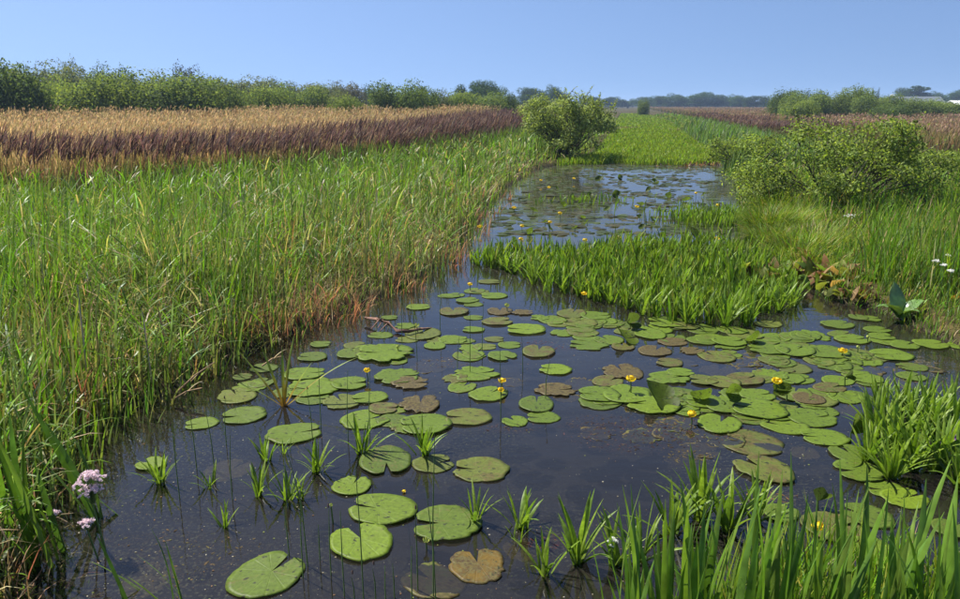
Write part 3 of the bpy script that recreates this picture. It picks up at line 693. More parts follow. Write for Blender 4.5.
for i in range(26):
    u = 562 + i * 9.0 + (i * 37 % 7) - 3
    plant_tree(u, 99.5 + (i * 29 % 5) * 0.5, 20, 560 + (i * 53 % 90), 'oak', TREE_D, ORD[i] + ' low hazy blue tree from the left in the continuous far horizon row', 'distant_tree', 'far blue tree row', 'tree', i)

RG = 'bushes behind the right field'
for i, (u, vt, w, d, k, c, lb) in enumerate([
    (787, 91, 36, 92, 'bush', BUSH_D, 'dark green bush at the left end of the right hand scrub'),
    (808, 93, 44, 88, 'bush', BUSH_M, 'second bush from the left end of the right hand scrub'),
    (833, 95, 44, 90, 'bush', BUSH_M, 'low green bush midway along the right hand scrub'),
    (857, 88, 36, 94, 'bush', BUSH_L, 'tallest light green bush of the right hand scrub'),
    (879, 94, 40, 90, 'bush', BUSH_M, 'green bush below the two tiny poplars'),
    (822, 92, 40, 104, 'bush', BUSH_D, 'darker bush in the back row of the right hand scrub'),
    (912, 99, 44, 92, 'bush', BUSH_M, 'low bush in front of the grey barn'),
    (937, 100, 44, 94, 'bush', BUSH_L, 'low light green bush right of the grey barn'),
    (965, 101, 40, 92, 'bush', BUSH_M, 'low green bush at the right picture edge below the white roof'),
    (800, 101, 40, 74, 'bush', BUSH_L, 'low pale bush in front of the dark end of the right scrub'),
    (893, 104, 36, 80, 'bush', BUSH_D, 'small dark bush in front of the gap by the white silo')]):
    plant_tree(u, vt, w, d, k, c, lb, 'willow_bush', RG, 'bush', i + 3)
plant_tree(645, 100, 13, 150, 'bush', BUSH_L, 'small round green bush standing alone at the far end of the channel', 'round_bush', None, 'bush', 5)

def near_shrub(name, label, p, rx, ry, h, n, leaf, seed, cols, cat='shrub', low=0.25):
    rs = np.random.default_rng(seed)
    lm = []
    for _ in range(52):
        a = rs.uniform(0, 2 * PI); q = math.sqrt(rs.random()) * 0.8
        zt = h * (0.9 - 0.35 * q * q) * (rs.uniform(0.10, 0.95) if q > 0.5 else rs.uniform(0.3, 0.95))
        lm.append((q * rx * math.cos(a), q * ry * math.sin(a), zt, rs.uniform(0.10, 0.24) * rx, rs.uniform(0.07, 0.17) * h))
    V, Q, C = leaf_cloud(rs, lm, n, leaf, asp=0.5, shell=0.3, cols=cols, zmin=low * 0.3)
    t = thing(name, label, cat, p)
    me = mesh_np('crown', V, Q, col=C, mat=M_NEARLEAF); crown_o = obj('crown', me, t)
    # thin upright shoots with leaves
    tv, tq = limbs(rs, 0.018 * h, lm, 0)
    trunk_o = obj('trunk', mesh_np('trunk', tv, tq, mat=M_BARK), t)
    sp = []; LV = []; LC = []
    for k in range(110):
        b = lm[rs.integers(len(lm))]; s = np.array(b[:3]); e = s + np.array([rs.normal(0, 0.12) * rx, rs.normal(0, 0.12) * ry, h * rs.uniform(0.06, 0.22)])
        sp.append(tube([s, (s + e) / 2 + rs.normal(0, 0.01, 3), e], [0.006 * h, 0.004 * h, 0.002 * h], 3))
        m = 14; tt = rs.uniform(0.25, 1, m)[:, None]; P = s + (e - s) * tt
        LV.append(P)
    tv, tq = join(sp); tw = obj('twig', mesh_np('twig', tv, tq, mat=M_BARK), trunk_o); tw['kind'] = 'stuff'
    P = np.concatenate(LV); n2 = len(P); d = rs.normal(0, 1, (n2, 3)); d[:, 2] = np.abs(d[:, 2]) * 0.8; d /= np.linalg.norm(d, axis=1)[:, None]
    s_ = np.cross(d, rs.normal(0, 1, (n2, 3))); s_ /= np.linalg.norm(s_, axis=1)[:, None]
    V4 = np.stack([P, P + d * leaf * 0.5 + s_ * leaf * 0.25, P + d * leaf, P + d * leaf * 0.5 - s_ * leaf * 0.25], 1).reshape(-1, 3)
    cc = np.repeat(np.array(cols)[rs.choice(len(cols), n2)], 4, 0)
    lo = obj('shoot_leaves', mesh_np('shoot_leaves', V4, np.arange(n2 * 4).reshape(-1, 4), col=cc, mat=M_NEARLEAF), crown_o); lo['kind'] = 'stuff'
    return t
SH = [(0.20, 0.29, 0.05), (0.16, 0.23, 0.05), (0.27, 0.34, 0.09), (0.12, 0.17, 0.045)]
SHG = [(0.25, 0.33, 0.10), (0.20, 0.27, 0.08), (0.32, 0.39, 0.16), (0.15, 0.20, 0.07)]
p = at(836, 212, 0.12); near_shrub('willow_shrub', 'large loose willow shrub with pale leaf tips on the right bank', p, 2.25, 1.7, 2.0, 21000, 0.055, 5, SH)
p = at(925, 180, 0.12); near_shrub('willow_shrub', 'low thin willow shrub right of the large willow shrub', (p[0] + 0.3, p[1], 0.12), 1.3, 1.3, 0.85, 3600, 0.055, 6, SH)
p = at(745, 168, 0.12); near_shrub('willow_shrub', 'low leafy shrub left of the large willow shrub on the right bank', (p[0], p[1], 0.12), 1.4, 1.4, 1.15, 5000, 0.06, 8, SH)
p = at(568, 157, 0.1); near_shrub('bank_shrub', 'rounded grey green willow shrub where the open pool ends on the left bank', p, 2.2, 2.0, 2.6, 20000, 0.078, 9, SHG)
p = at(600, 133, 0.1); near_shrub('bank_shrub', 'smaller shrub half hidden behind the rounded shrub at the pool end', p, 1.6, 1.8, 1.5, 5000, 0.10, 10, SHG)
p = at(692, 131, 0.1); near_shrub('bank_shrub', 'low grey bushy plant on the right bank of the far channel', p, 1.3, 1.6, 0.9, 3500, 0.10, 11, SHG)

# ------------------------------------------------------------------ far buildings
M_ROOFG = simple_mat('grey_roof', (0.13, 0.145, 0.16), 0.6, 0.3, 0.12, 0.6)
M_WALLW = simple_mat('white_wall', (0.75, 0.74, 0.70), 0.8, 0.2, 0.08, 0.8)
M_WALLB = simple_mat('brick_wall', (0.22, 0.14, 0.11), 0.9, 0.1, 0.2, 1.5)
M_ROOFW = simple_mat('pale_roof', (0.75, 0.77, 0.78), 0.4, 0.4, 0.06, 0.6)
def barn(name, label, u, d, w, depth, eave, ridge, roof_m, wall_m):
    x = aty(u, 100, d)[0]; t = thing(name, label, 'building', (x, d, 0.1))
    a, b = w / 2, depth / 2
    V = [(-a, -b, 0), (a, -b, 0), (a, b, 0), (-a, b, 0), (-a, -b, eave), (a, -b, eave), (a, b, eave), (-a, b, eave), (-a, 0, ridge), (a, 0, ridge)]
    obj('wall', mesh_np('wall', V, [(0, 1, 5, 4), (1, 2, 6, 5), (2, 3, 7, 6), (3, 0, 4, 7)], [(5, 6, 9), (7, 4, 8)], mat=wall_m, smooth_shade=False), t)
    o = 0.5; e2 = eave - o * (ridge - eave) / b
    V = []
    for dz in (0.06, 0.28):
        V += [(-a - o, -b - o, e2 + dz), (a + o, -b - o, e2 + dz), (a + o, 0, ridge + dz), (-a - o, 0, ridge + dz), (a + o, b + o, e2 + dz), (-a - o, b + o, e2 + dz)]
    Q = [(0, 1, 2, 3), (3, 2, 4, 5), (6, 7, 8, 9), (9, 8, 10, 11), (0, 1, 7, 6), (5, 4, 10, 11), (0, 3, 9, 6), (3, 5, 11, 9), (1, 2, 8, 7), (2, 4, 10, 8)]
    obj('roof', mesh_np('roof', V, Q, mat=roof_m, smooth_shade=False), t)
    for k in range(3):
        xx = -a + w * (k + 1) / 4; V = [(xx - 0.8, -b - 0.05, 0), (xx + 0.8, -b - 0.05, 0), (xx + 0.8, -b - 0.05, 2.0), (xx - 0.8, -b - 0.05, 2.0)]
        V += [(p_[0], -b + 0.1, p_[2]) for p_ in V]
        obj('door', mesh_np('door', V, [(0, 1, 2, 3), (0, 1, 5, 4), (1, 2, 6, 5), (2, 3, 7, 6), (3, 0, 4, 7)], mat=roof_m, smooth_shade=False), t)
barn('barn', 'long low barn with grey roof showing above the right hand scrub', 914, 300, 19, 9, 2.4, 4.7, M_ROOFG, M_WALLB)
barn('barn', 'barn with bright white roof cut by the right picture edge', 965, 290, 10, 8, 1.8, 3.2, M_ROOFW, M_WALLB)
def silo():
    x = aty(892, 100, 292)[0]; t = thing('silo', 'small white silo with domed top at the left end of the grey barn', 'silo', (x, 292, 0.1))
    V, Q = tube([(0, 0, 0), (0, 0, 4.9)], [0.75, 0.75], 14); obj('wall', mesh_np('wall', V, Q, mat=M_WALLW), t)
    V, Q = tube([(0, 0, 4.9), (0, 0, 5.3), (0, 0, 5.6), (0, 0, 5.75)], [0.9, 0.82, 0.5, 0.05], 14); obj('dome', mesh_np('dome', V, Q, mat=M_ROOFW), t)
silo()
#PART3
# ------------------------------------------------------------------ lily pads
def pad_mesh(seed, ragged=0.0, lobe=0.25, flat=1.0):
    """unit wide heart shaped floating leaf, sinus towards +x, petiole at the origin"""
    rs = np.random.default_rng(seed); nA = 40
    rings = [0.0, 0.3, 0.62, 0.86, 1.0]
    d0 = rs.uniform(0.10, 0.30)
    th = np.linspace(0, 1, nA); ang = d0 + (2 * PI - 2 * d0) * th
    out = 0.5 * (1 + 0.16 * -np.cos(ang)) * (1 - 0.22 * np.exp(-((ang - d0) / 0.22) ** 2) - 0.22 * np.exp(-((2 * PI - d0 - ang) / 0.22) ** 2))
    out = out * (1 + 0.02 * np.sin(3 * ang + seed) + 0.015 * np.sin(7 * ang + 2 * seed))
    if ragged:
        cut = np.zeros(nA)
        for _ in range(int(4 + ragged * 10)):
            c = rs.integers(2, nA - 2); cut[c] = rs.uniform(0.05, 0.30) * ragged
            if rs.random() < 0.4: cut[c + 1] = cut[c] * 0.8
        out = out * (1 - cut) * (1 + rs.normal(0, 0.02 * ragged, nA))
    V = []
    for f in rings:
        for j in range(nA):
            a = ang[j]; r = out[j] * f
            z = flat * (0.008 * math.sin(2 * a + seed) * f * f + 0.007 * math.sin(5 * a + seed * 2) * f ** 3 + 0.012 * f ** 6)
            # the sides of the sinus open from the petiole
            V.append((r * math.cos(a), r * math.sin(a), 0.006 + max(z, -0.004)))
    for j in range(nA):
        x, y, z = V[(len(rings) - 1) * nA + j]; V.append((x * 0.985, y * 0.985, z - 0.012))
    Q = []
    for i in range(len(rings)):
        for j in range(nA - 1):
            Q.append((i * nA + j, (i + 1) * nA + j, (i + 1) * nA + j + 1, i * nA + j + 1))
    return mesh_np('lily_pad', V, Q, mat=M_PAD)
PADS = {'s': [pad_mesh(i, 0.12 + 0.1 * (i % 3)) for i in range(9)], 'r': [pad_mesh(20 + i, 0.9) for i in range(5)], 'd': [pad_mesh(40 + i, 0.5, flat=0.6) for i in range(4)]}
PC = {'g': (0.098, 0.150, 0.014), 'y': (0.118, 0.175, 0.014), 'o': (0.100, 0.122, 0.022), 'd': (0.080, 0.120, 0.015), 'b': (0.085, 0.066, 0.026), 'k': (0.05, 0.034, 0.022), 'a': (0.16, 0.10, 0.014)}
pad_n = 0
def pad(u, v, w, notch, shape, tint, decay, label, z=None, group=None, long=1.0, pos=None):
    """floating pad: picture place, width in photo pixels, sinus direction in degrees (0 right, 90 away)"""
    global pad_n
    pad_n += 1; k = pad_n
    p = pos if pos else at(u, v); s = w * mpp(p) if pos is None else w
    me = PADS[shape][k % len(PADS[shape])]
    t = PC[tint]; j = 1 + 0.10 * math.sin(k * 1.7)
    zz = (0.0015 + 0.0014 * (k % 7)) if z is None else z
    a = math.radians(notch); el = 1.16 + 0.10 * math.sin(k * 2.3)
    # w is the width as seen: across the picture lies the long axis or the short one
    f = math.hypot(math.cos(a) * el, math.sin(a)); s = s / f; sx = s * el
    # centre the leaf on the spot: the petiole sits off centre towards the sinus
    c = Vector((math.cos(a), math.sin(a), 0)) * sx * 0.07
    o = obj('lily_pad', me, None, (p[0] + c.x, p[1] + c.y, zz), (0.006 * math.sin(k * 3.1), 0.006 * math.cos(k * 2.7), a), (sx, s, s), (t[0] * j, t[1] * j, t[2], decay))
    return tag(o, label, 'lily pad', group or 'lily pads floating on the near water')

NEARPADS = [
 # near left water
 (267.6, 575, 72, 60, 's', 'd', 0.05, 'large heart shaped dull green lily pad nearest the bottom left corner'),
 (352, 486, 39, 75, 's', 'y', -0.15, 'small round bright green lily pad, left of the large pad trio, sinus at the top'),
 (382, 510, 71, 165, 's', 'y', -0.15, 'wide bright green lily pad above the big heart shaped one, pointed to the right'),
 (361.5, 542, 64, 115, 's', 'y', -0.2, 'big plain bright green heart shaped lily pad nearest the bottom middle'),
 (445, 525, 72, 178, 's', 'd', 0.06, 'wide speckled green lily pad with a small green bud at its lower left'),
 (386, 462, 52, -80, 's', 'd', 0.1, 'speckled green lily pad with its sinus facing the camera, left of a joined pair'),
 (434, 464, 44, 20, 's', 'o', 0.06, 'left half of the joined pair of speckled lily pads under a grassy rosette'),
 (480, 470, 60, 175, 's', 'o', 0.14, 'right half of the joined pair of speckled lily pads, pointed to the right'),
 (433, 580, 66, 140, 'd', 'o', 0.26, 'sunken mossy green brown lily pad at the bottom edge, left of the orange one', -0.003),
 (478, 565, 58, 100, 'd', 'a', 0.22, 'sunken orange yellow rotting lily pad at the bottom edge', 0.0),
 (521, 544, 36, 100, 'd', 'k', 0.3, 'dark reddish sunken leaf just above the orange rotting pad', -0.03),
 (230, 468, 48, 60, 'd', 'b', 0.25, 'mossy sunken lily pad among the small grassy rosettes at left', -0.012),
 (151, 465, 30, 150, 's', 'y', -0.1, 'bright green lily pad half hidden behind the leftmost grassy rosette'),
 (150, 575, 54, 80, 'd', 'b', 0.3, 'brown sunken lily pad between the flooded stems in the bottom left corner', -0.02),
 (201, 424, 34, 200, 's', 'g', -0.02, 'oval green lily pad, leftmost floating clear of the reeds'),
 (243, 416, 46, 200, 's', 'd', -0.02, 'dark green oval lily pad with a stem shadow across it, second from left'),
 (295, 434, 58, 20, 's', 'g', 0.04, 'broad green lily pad straight below the orange based rosette'),
 (312, 357.5, 31, 180, 's', 'd', 0.0, 'flat green lily pad close under the left bank reeds, upper of three'),
 (321, 345, 22, 0, 's', 'd', 0.02, 'small green lily pad touching the reed stems of the left bank'),
 (305, 374.6, 44, 10, 's', 'g', 0.0, 'wide green lily pad behind the orange based rosette'),
 (243, 377, 20, 0, 's', 'd', 0.1, 'small dull lily pad in the shade of the reeds left of the rosette'),
 (262, 383, 26, 60, 's', 'd', 0.1, 'shaded lily pad directly left of the orange based rosette'),
 (312, 389, 56, 190, 's', 'g', 0.02, 'large green lily pad touching the right leaf of the orange based rosette'),
 (350, 384, 38, 10, 's', 'g', 0.0, 'green lily pad with pointed right end beside the large rosette pad'),
 (369, 398.5, 38, 200, 's', 'y', -0.2, 'plain fresh green oval lily pad below the left yellow flower'),
 (352, 354, 30, 90, 's', 'd', 0.08, 'dull green pad under the left end of a long ragged pad near the bank'),
 (384, 354, 62, 178, 'r', 'g', 0.02, 'long ragged green lily pad below the curved dead root'),
 (423, 333.5, 36, 90, 's', 'o', 0.06, 'olive lily pad lying against the curved dead root'),
 (453.5, 340, 31, 0, 's', 'y', -0.15, 'fresh green oval lily pad right of the curved dead root'),
 (435, 346, 22, 100, 's', 'g', 0.0, 'small green lily pad tucked beside the fresh oval one'),
 (473, 330, 24, 170, 's', 'g', 0.0, 'small green lily pad with thin stems standing at its left'),
 (502.5, 356.5, 30, -50, 's', 'g', 0.02, 'round green lily pad alone in the middle water'),
 (538.5, 352, 33, 80, 's', 'o', 0.18, 'brownish spotted round lily pad right of the lone round green one'),
 (525, 330, 42, 178, 's', 'y', -0.2, 'long plain light green lily pad in the upper middle water'),
 (583, 332.5, 34, 20, 's', 'o', 0.12, 'pale spotted lily pad straight below the front of the green bed'),
 (588, 345.4, 42, 170, 'r', 'g', 0.05, 'green lily pad with scalloped edge joined to a brown one at its right'),
 (623, 347, 23, 90, 's', 'o', 0.2, 'small brown spotted lily pad joined to the scalloped green one'),
 (555, 370, 34, 165, 's', 'y', -0.15, 'fresh green leaf shaped lily pad alone above the heart shaped one'),
 (536.5, 404.6, 35, 85, 's', 'd', 0.02, 'heart shaped green lily pad alone in the middle, sinus at the top'),
 (398, 377, 48, 0, 'r', 'g', 0.02, 'ragged green lily pad with torn right edge near the left yellow flower'),
 (411, 384, 40, 0, 'r', 'b', 0.22, 'brown torn lily pad under the right side of the ragged green one'),
 (476, 374, 50, 20, 'r', 'g', 0.02, 'ragged green lily pad left of the lone yellow flower in the middle'),
 (456, 379, 28, 0, 'r', 'o', 0.2, 'brownish torn pad edge showing left of the ragged green pad'),
 (489, 394.4, 40, 50, 's', 'y', -0.15, 'fresh green lily pad with a yellow flower at its right rim'),
 (467, 417.7, 50, 180, 's', 'o', 0.14, 'olive spotted lily pad right of the tallest middle rosette'),
 (384, 409, 32, 0, 's', 'o', 0.2, 'brownish yellow lily pad left of a rotting one above the rosette pair'),
 (420, 405, 40, 90, 'r', 'b', 0.26, 'rotting brown lily pad between two green ones above the rosette'),
 (425, 425.4, 54, 190, 's', 'g', 0.0, 'green lily pad right behind the tallest middle rosette'),
 (366, 420, 50, 30, 's', 'g', 0.0, 'green lily pad behind the left one of the middle rosettes'),
 (430, 366, 40, 60, 'r', 'k', 0.32, 'dark brown rotting lily pad in the water between two ragged green ones', -0.006),
 (455, 362, 34, 60, 'r', 'k', 0.32, 'second dark brown rotting pad right behind the first', -0.008),
 # along the upper left bank
 (390, 318, 18, 0, 's', 'd', 0.0, 'small dark pad at the foot of the rust coloured reeds, left one'),
 (419, 307.5, 26, 10, 's', 'g', 0.05, 'green pad at the foot of the rust coloured reeds, right one'),
 (454, 312, 30, 100, 's', 'o', 0.2, 'brownish pad near the upper left bank, below a green one'),
 (468, 301, 24, 20, 's', 'g', 0.02, 'green pad near the upper left bank above the brownish one'),
 (479.6, 292, 22, 0, 's', 'o', 0.1, 'small olive pad by the bank at the left corner of the green bed'),
 (494, 296, 28, 180, 's', 'g', 0.02, 'flat green pad reaching towards the left corner of the green bed'),
 (490, 282, 24, 0, 's', 'o', 0.08, 'uppermost olive pad in the gap between left bank and green bed'),
 (500, 311.6, 26, 90, 's', 'b', 0.2, 'brown pad under the pale bud in the upper middle water'),
 (498, 322, 32, 20, 's', 'o', 0.18, 'brownish olive pad just left of the long light green pad'),
 (523, 313, 24, 0, 'r', 'b', 0.26, 'brown rotting pad right of the pale bud'),
 (530, 317, 26, 50, 'r', 'k', 0.3, 'reddish sunken pad above the long light green pad', -0.008),
 # in front of the green bed
 (552, 320, 30, 120, 's', 'g', 0.06, 'green pad at the foot of the green bed, leftmost of a cluster'),
 (579, 323, 38, 178, 's', 'o', 0.08, 'olive pad at the foot of the green bed, second of a cluster'),
 (596, 316, 32, 0, 's', 'g', 0.0, 'bright green pad at the foot of the green bed, right end of a cluster'),
 (572, 314, 30, 70, 's', 'o', 0.14, 'brownish pad tucked under the front leaves of the green bed'),
 (650, 334.6, 32, 100, 's', 'g', 0.04, 'pale green pad right of the bright raised yellow green one'),
 (666.7, 323, 42, 170, 's', 'g', 0.0, 'long green pad under the right half of the green bed'),
 (686, 327, 30, 10, 's', 'o', 0.1, 'olive pad under the green bed at the end of the long green one'),
 (655, 351, 34, 60, 's', 'b', 0.22, 'brown spotted pad below the pale green one'),
 (673, 342, 32, 0, 's', 'b', 0.2, 'brown pad in the brownish patch right of centre, upper one'),
 (692, 351, 26, 30, 'r', 'b', 0.28, 'brown torn pad in the brownish patch right of centre, right one'),
 (669, 363, 28, 160, 's', 'o', 0.2, 'half brown half green pad above the ragged green pair'),
 (669, 379, 44, 20, 'r', 'g', 0.04, 'ragged green lily pad right of the tall yellow flower'),
 (681, 373, 28, 0, 's', 'g', 0.02, 'green pad overlapping the ragged one right of the tall yellow flower'),
 (703, 381, 30, 170, 's', 'o', 0.06, 'green pad with brownish rim between the ragged pad and the upright leaf'),
 (623, 372, 40, 100, 'r', 'b', 0.26, 'brown rotting pad behind the tall yellow flower'),
 (608, 381.5, 32, 40, 's', 'o', 0.2, 'olive brown pad just left of the tall yellow flower'),
 (556, 390.6, 42, 10, 'r', 'b', 0.26, 'brown rotting pad left of the big green cluster'),
 (579, 384, 38, 50, 'r', 'b', 0.24, 'brown rotting pad joining the olive one left of the tall flower', -0.004),
 # the big green cluster in the middle right
 (598, 395, 44, 178, 's', 'g', -0.05, 'left pointed pad of the big green cluster'),
 (627, 395, 48, 60, 's', 'g', -0.05, 'broad pad in the middle of the big green cluster'),
 (652, 406, 56, 170, 's', 'y', -0.1, 'broad bright pad at the front of the big green cluster'),
 (681, 395, 40, 20, 's', 'd', 0.0, 'darker pad at the right end of the big green cluster'),
 (684, 410, 30, 110, 's', 'g', 0.0, 'small pad beside the yellow flower at the cluster\'s right end'),
 # the long row to the right
 (719.6, 424, 45, 60, 's', 'g', -0.05, 'plain oval green lily pad in front of the long row of pads'),
 (704, 402, 40, 170, 's', 'g', 0.0, 'first green pad of the long row, touching the upright leaf'),
 (728, 407, 44, 20, 's', 'g', 0.0, 'green pad of the long row below the upright leaf'),
 (757, 396, 38, 10, 's', 'g', 0.02, 'green pad with a dark fold right of the upright leaf'),
 (758, 410, 56, 160, 's', 'g', 0.0, 'broad green pad in the middle of the long row'),
 (784, 426, 48, 150, 's', 'y', -0.05, 'broad lighter pad at the front middle of the long row'),
 (812, 418, 50, 10, 's', 'g', 0.0, 'broad pad of the long row just left of the upright bright leaf'),
 (824, 438, 48, 170, 's', 'g', 0.02, 'green pad below the upright bright leaf in the long row'),
 (851, 455, 40, 100, 's', 'd', 0.02, 'second last green pad of the long row by the right hand rosettes'),
 (858, 472, 50, 175, 's', 'g', 0.04, 'long last pad of the row, free in dark water'),
 (707, 380, 2, 0, 's', 'o', 0.15, None),
 (745, 380, 40, 30, 's', 'o', 0.2, 'brown flecked olive pad left of the yellow flower on a dark stem'),
 (722, 383, 36, 150, 's', 'o', 0.14, 'olive pad behind the upright pointed leaf'),
 (799, 379, 32, 10, 's', 'g', 0.0, 'green pad behind the folded upright leaf'),
 (830, 388, 34, 20, 's', 'o', 0.2, 'brownish olive pad below the small curled leaf'),
 (809, 399, 32, 60, 's', 'b', 0.22, 'brown pad right of the folded upright leaf'),
 (866, 379, 34, 180, 's', 'g', 0.02, 'green pad right of the small curled leaf'),
 (849, 411, 28, 100, 'r', 'b', 0.24, 'brown sunken pad beside the right hand rosettes', -0.006),
 (751, 443, 62, 150, 's', 'o', 0.2, 'large brown flecked pad in front of the long row', -0.002),
 (763, 470, 56, 120, 's', 'o', 0.16, 'large flecked olive pad behind the foreground leaves'),
 (805, 452, 30, 60, 'r', 'b', 0.26, 'small brown sunken pad right of the large flecked one', -0.008),
 # upper right
 (707, 328.5, 28, 30, 's', 'g', 0.0, 'green pad at the right foot of the green bed, left of the pointed one'),
 (732, 330.6, 30, 140, 's', 'g', -0.05, 'pointed pad at the right foot of the green bed'),
 (703, 341, 32, 0, 's', 'd', 0.04, 'dull pad in the second row right of centre'),
 (730, 342, 36, 10, 's', 'g', 0.0, 'bright pad in the second row below the pointed one'),
 (768, 350, 42, 170, 's', 'g', 0.02, 'broad pad in the upper right pad field, left one'),
 (795, 351, 40, 40, 's', 'g', 0.02, 'broad pad in the upper right pad field, middle one'),
 (776, 338, 32, 20, 's', 'g', 0.0, 'oval pad above the broad ones in the upper right field'),
 (801, 338, 24, 0, 's', 'd', 0.0, 'small pad right of the oval one in the upper right field'),
 (826, 352.5, 44, 175, 's', 'g', 0.0, 'long pad with an orange flower on it in the upper right field'),
 (853, 340, 36, 10, 's', 'g', 0.02, 'broad pad behind the orange flower'),
 (838, 325, 34, 20, 's', 'd', 0.02, 'dark water edge pad below the brown leaved plant'),
 (870, 319.5, 22, 0, 's', 'g', 0.0, 'small pad close to the right bank under the arrow shaped leaf'),
 (858, 318, 18, 90, 's', 'd', 0.05, 'small dark pad at the bank left of its brighter neighbour'),
 (768.5, 324, 28, 40, 's', 'o', 0.08, 'olive pad at the right end of the green bed'),
 (856, 356, 30, 60, 's', 'd', 0.08, 'dull pad right of the long flower pad'),
 (877.6, 330, 28, 10, 's', 'g', 0.0, 'pad near the right bank, upper of two beside a yellow bud'),
 (882, 337, 26, 0, 's', 'g', 0.02, 'pad near the right bank, lower of two beside a yellow bud'),
 (890.7, 355.7, 42, 175, 's', 'g', 0.0, 'long pad in the right pad field below the bank'),
 (905, 346, 30, 30, 's', 'g', -0.05, 'bright pad below the right bank, left of a brighter oval'),
 (931, 345, 34, 10, 's', 'y', -0.1, 'bright oval pad by the right bank'),
 (939, 362, 46, 100, 'd', 'b', 0.22, 'brown wet pad near the right picture edge', -0.006),
 (960, 346, 24, 60, 's', 'g', 0.0, 'pad cut by the right picture edge at the bank'),
 (722, 357, 40, 60, 'r', 'b', 0.26, 'brown rotting pad in the rusty patch, left one', -0.006),
 (745, 362, 44, 20, 'r', 'o', 0.26, 'brown olive rotting pad in the rusty patch, middle one', -0.004),
 (775, 366, 40, 100, 'r', 'o', 0.24, 'brown olive rotting pad in the rusty patch, right one', -0.005),
 (718, 370, 38, 60, 'r', 'b', 0.3, 'rusty sunken pad below the rusty patch', -0.010),
 (815, 366, 34, 30, 'r', 'b', 0.26, 'brown pad between the rusty patch and the curled leaf', -0.006),
 # lower right behind the tall leaves
 (885, 490, 40, 170, 's', 'g', 0.0, 'left pad of the overlapping pair behind the tall foreground leaves'),
 (905, 498.5, 48, 20, 's', 'y', -0.1, 'right brighter pad of the overlapping pair behind the tall leaves'),
 (866, 516, 50, 140, 's', 'd', 0.0, 'pad with torn left corner below the overlapping pair'),
 (834, 528, 62, 10, 's', 'o', 0.16, 'half brown pad beside the yellow flower among the foreground leaves'),
 (874, 552, 44, 80, 's', 'g', -0.05, 'heart shaped pad between the two darkest foreground leaves'),
 (781, 514, 36, 40, 's', 'd', 0.04, 'dark pad half hidden by foreground leaves left of the yellow flower'),
 (950, 530, 36, 40, 's', 'd', 0.04, 'pad at the right picture edge behind the foreground leaves'),
]
for t_ in NEARPADS:
    if t_[7]: pad(*t_[:8], z=(t_[8] if len(t_) > 8 else None))

# crowded pads that fill the gaps of the clusters
grs = np.random.default_rng(3)
for cu, cv, w_, h_, n_, wp, lb in ((800, 347, 230, 34, 30, 32, "half covered pad in the crowded right bank field"), (640, 332, 170, 22, 16, 28, "half covered pad under the green bed's right half"),
                                   (740, 406, 180, 26, 16, 42, 'half covered lily pad within the long row of pads'), (735, 364, 130, 14, 10, 32, 'mottled half sunken lily pad in the rusty patch'),
                                   (465, 300, 60, 24, 6, 22, 'small pad beside the upper left bank'), (570, 320, 80, 12, 6, 26, "half covered pad under the green bed's left half"), (635, 398, 110, 14, 8, 40, 'half covered pad in the big green cluster'), (670, 435, 150, 34, 12, 40, "mottled sunken leaf in the rusty weed patch"), (560, 385, 120, 30, 3, 34, 'mottled brown rusty leaf in the open middle water'),
                                   (440, 340, 190, 52, 16, 27, "small spare pad below the left bank"), (300, 392, 130, 60, 8, 36, "spare pad near the orange based rosette"), (455, 405, 200, 60, 6, 34, "spare pad in the water left of centre"), (840, 372, 200, 26, 14, 34, "half covered pad between field and right hand rosettes"),
                                   (835, 400, 90, 30, 7, 34, 'half covered lily pad left of the right hand rosettes'), (900, 375, 110, 22, 8, 36, 'half covered wet pad near the right picture edge')):
    spots = []
    for _ in range(n_):
        q = grs.random() ** 0.5; a = grs.random() * 6.3; spots.append((cu + w_ / 2 * q * math.cos(a), cv + h_ / 2 * q * math.sin(a)))
    for j_, (pu, pv) in enumerate(sorted(spots)):
        rusty = 'rusty' in lb or 'wet' in lb
        pad(pu, pv, wp * grs.uniform(0.75, 1.15), grs.choice([0, 20, 170, 180, 60, 120]), 'r' if rusty or grs.random() < 0.2 else 's', grs.choice(['b', 'o', 'b']) if rusty else grs.choice(['g', 'd', 'o', 'g']), 0.2 if rusty else grs.uniform(-0.1, 0.15), lb + ', ' + ORD[j_] + ' of these from the left', z=0.0015 if not rusty else -0.004, group=lb)
# pads of the far pool
FP = 'small pads on the far pool'
cnt = 0; POOL = []
prs = np.random.default_rng(77)
while len(POOL) < 560:
    y = prs.uniform(9.6, 26); x = prs.uniform(xl(y) + 0.1, xr(y) - 0.1)
    if y < 11.8 and x < 4.4: continue
    lm_ = lump(np.array([x]), np.array([y]), 0.9, 1.0)[0]
    if prs.random() < 0.25 + 0.75 * lm_: POOL.append((x, y))
POOL.sort(key=lambda q: q[1])
def pool_rest():
    V = []; Q = []; C = []; n = 0
    for x, y in POOL:
        r = prs.uniform(0.07, 0.17); k = 9; a0 = prs.uniform(0, 6.3); z = 0.004 + prs.random() * 0.01
        ring = [(x + r * math.cos(a0 + 5.7 * j / k), y + r * math.sin(a0 + 5.7 * j / k), z + 0.01 * math.sin(j * 1.3)) for j in range(k + 1)]
        V += [(x, y, z)] + ring
        Q += [(n, n + 1 + j, n + 2 + j) for j in range(k)]; n += k + 2
        c = np.array([(0.075, 0.10, 0.03), (0.065, 0.085, 0.03), (0.085, 0.08, 0.035)][prs.integers(3)]) * prs.uniform(0.7, 1.2); C += [c] * (k + 2)
    tag(obj('distant_floating_leaves', mesh_np('distant_floating_leaves', V, None, Q, np.array(C), M_BLADE)), 'many tiny floating leaves on the back half of the far pool', kind='stuff')
pool_rest()

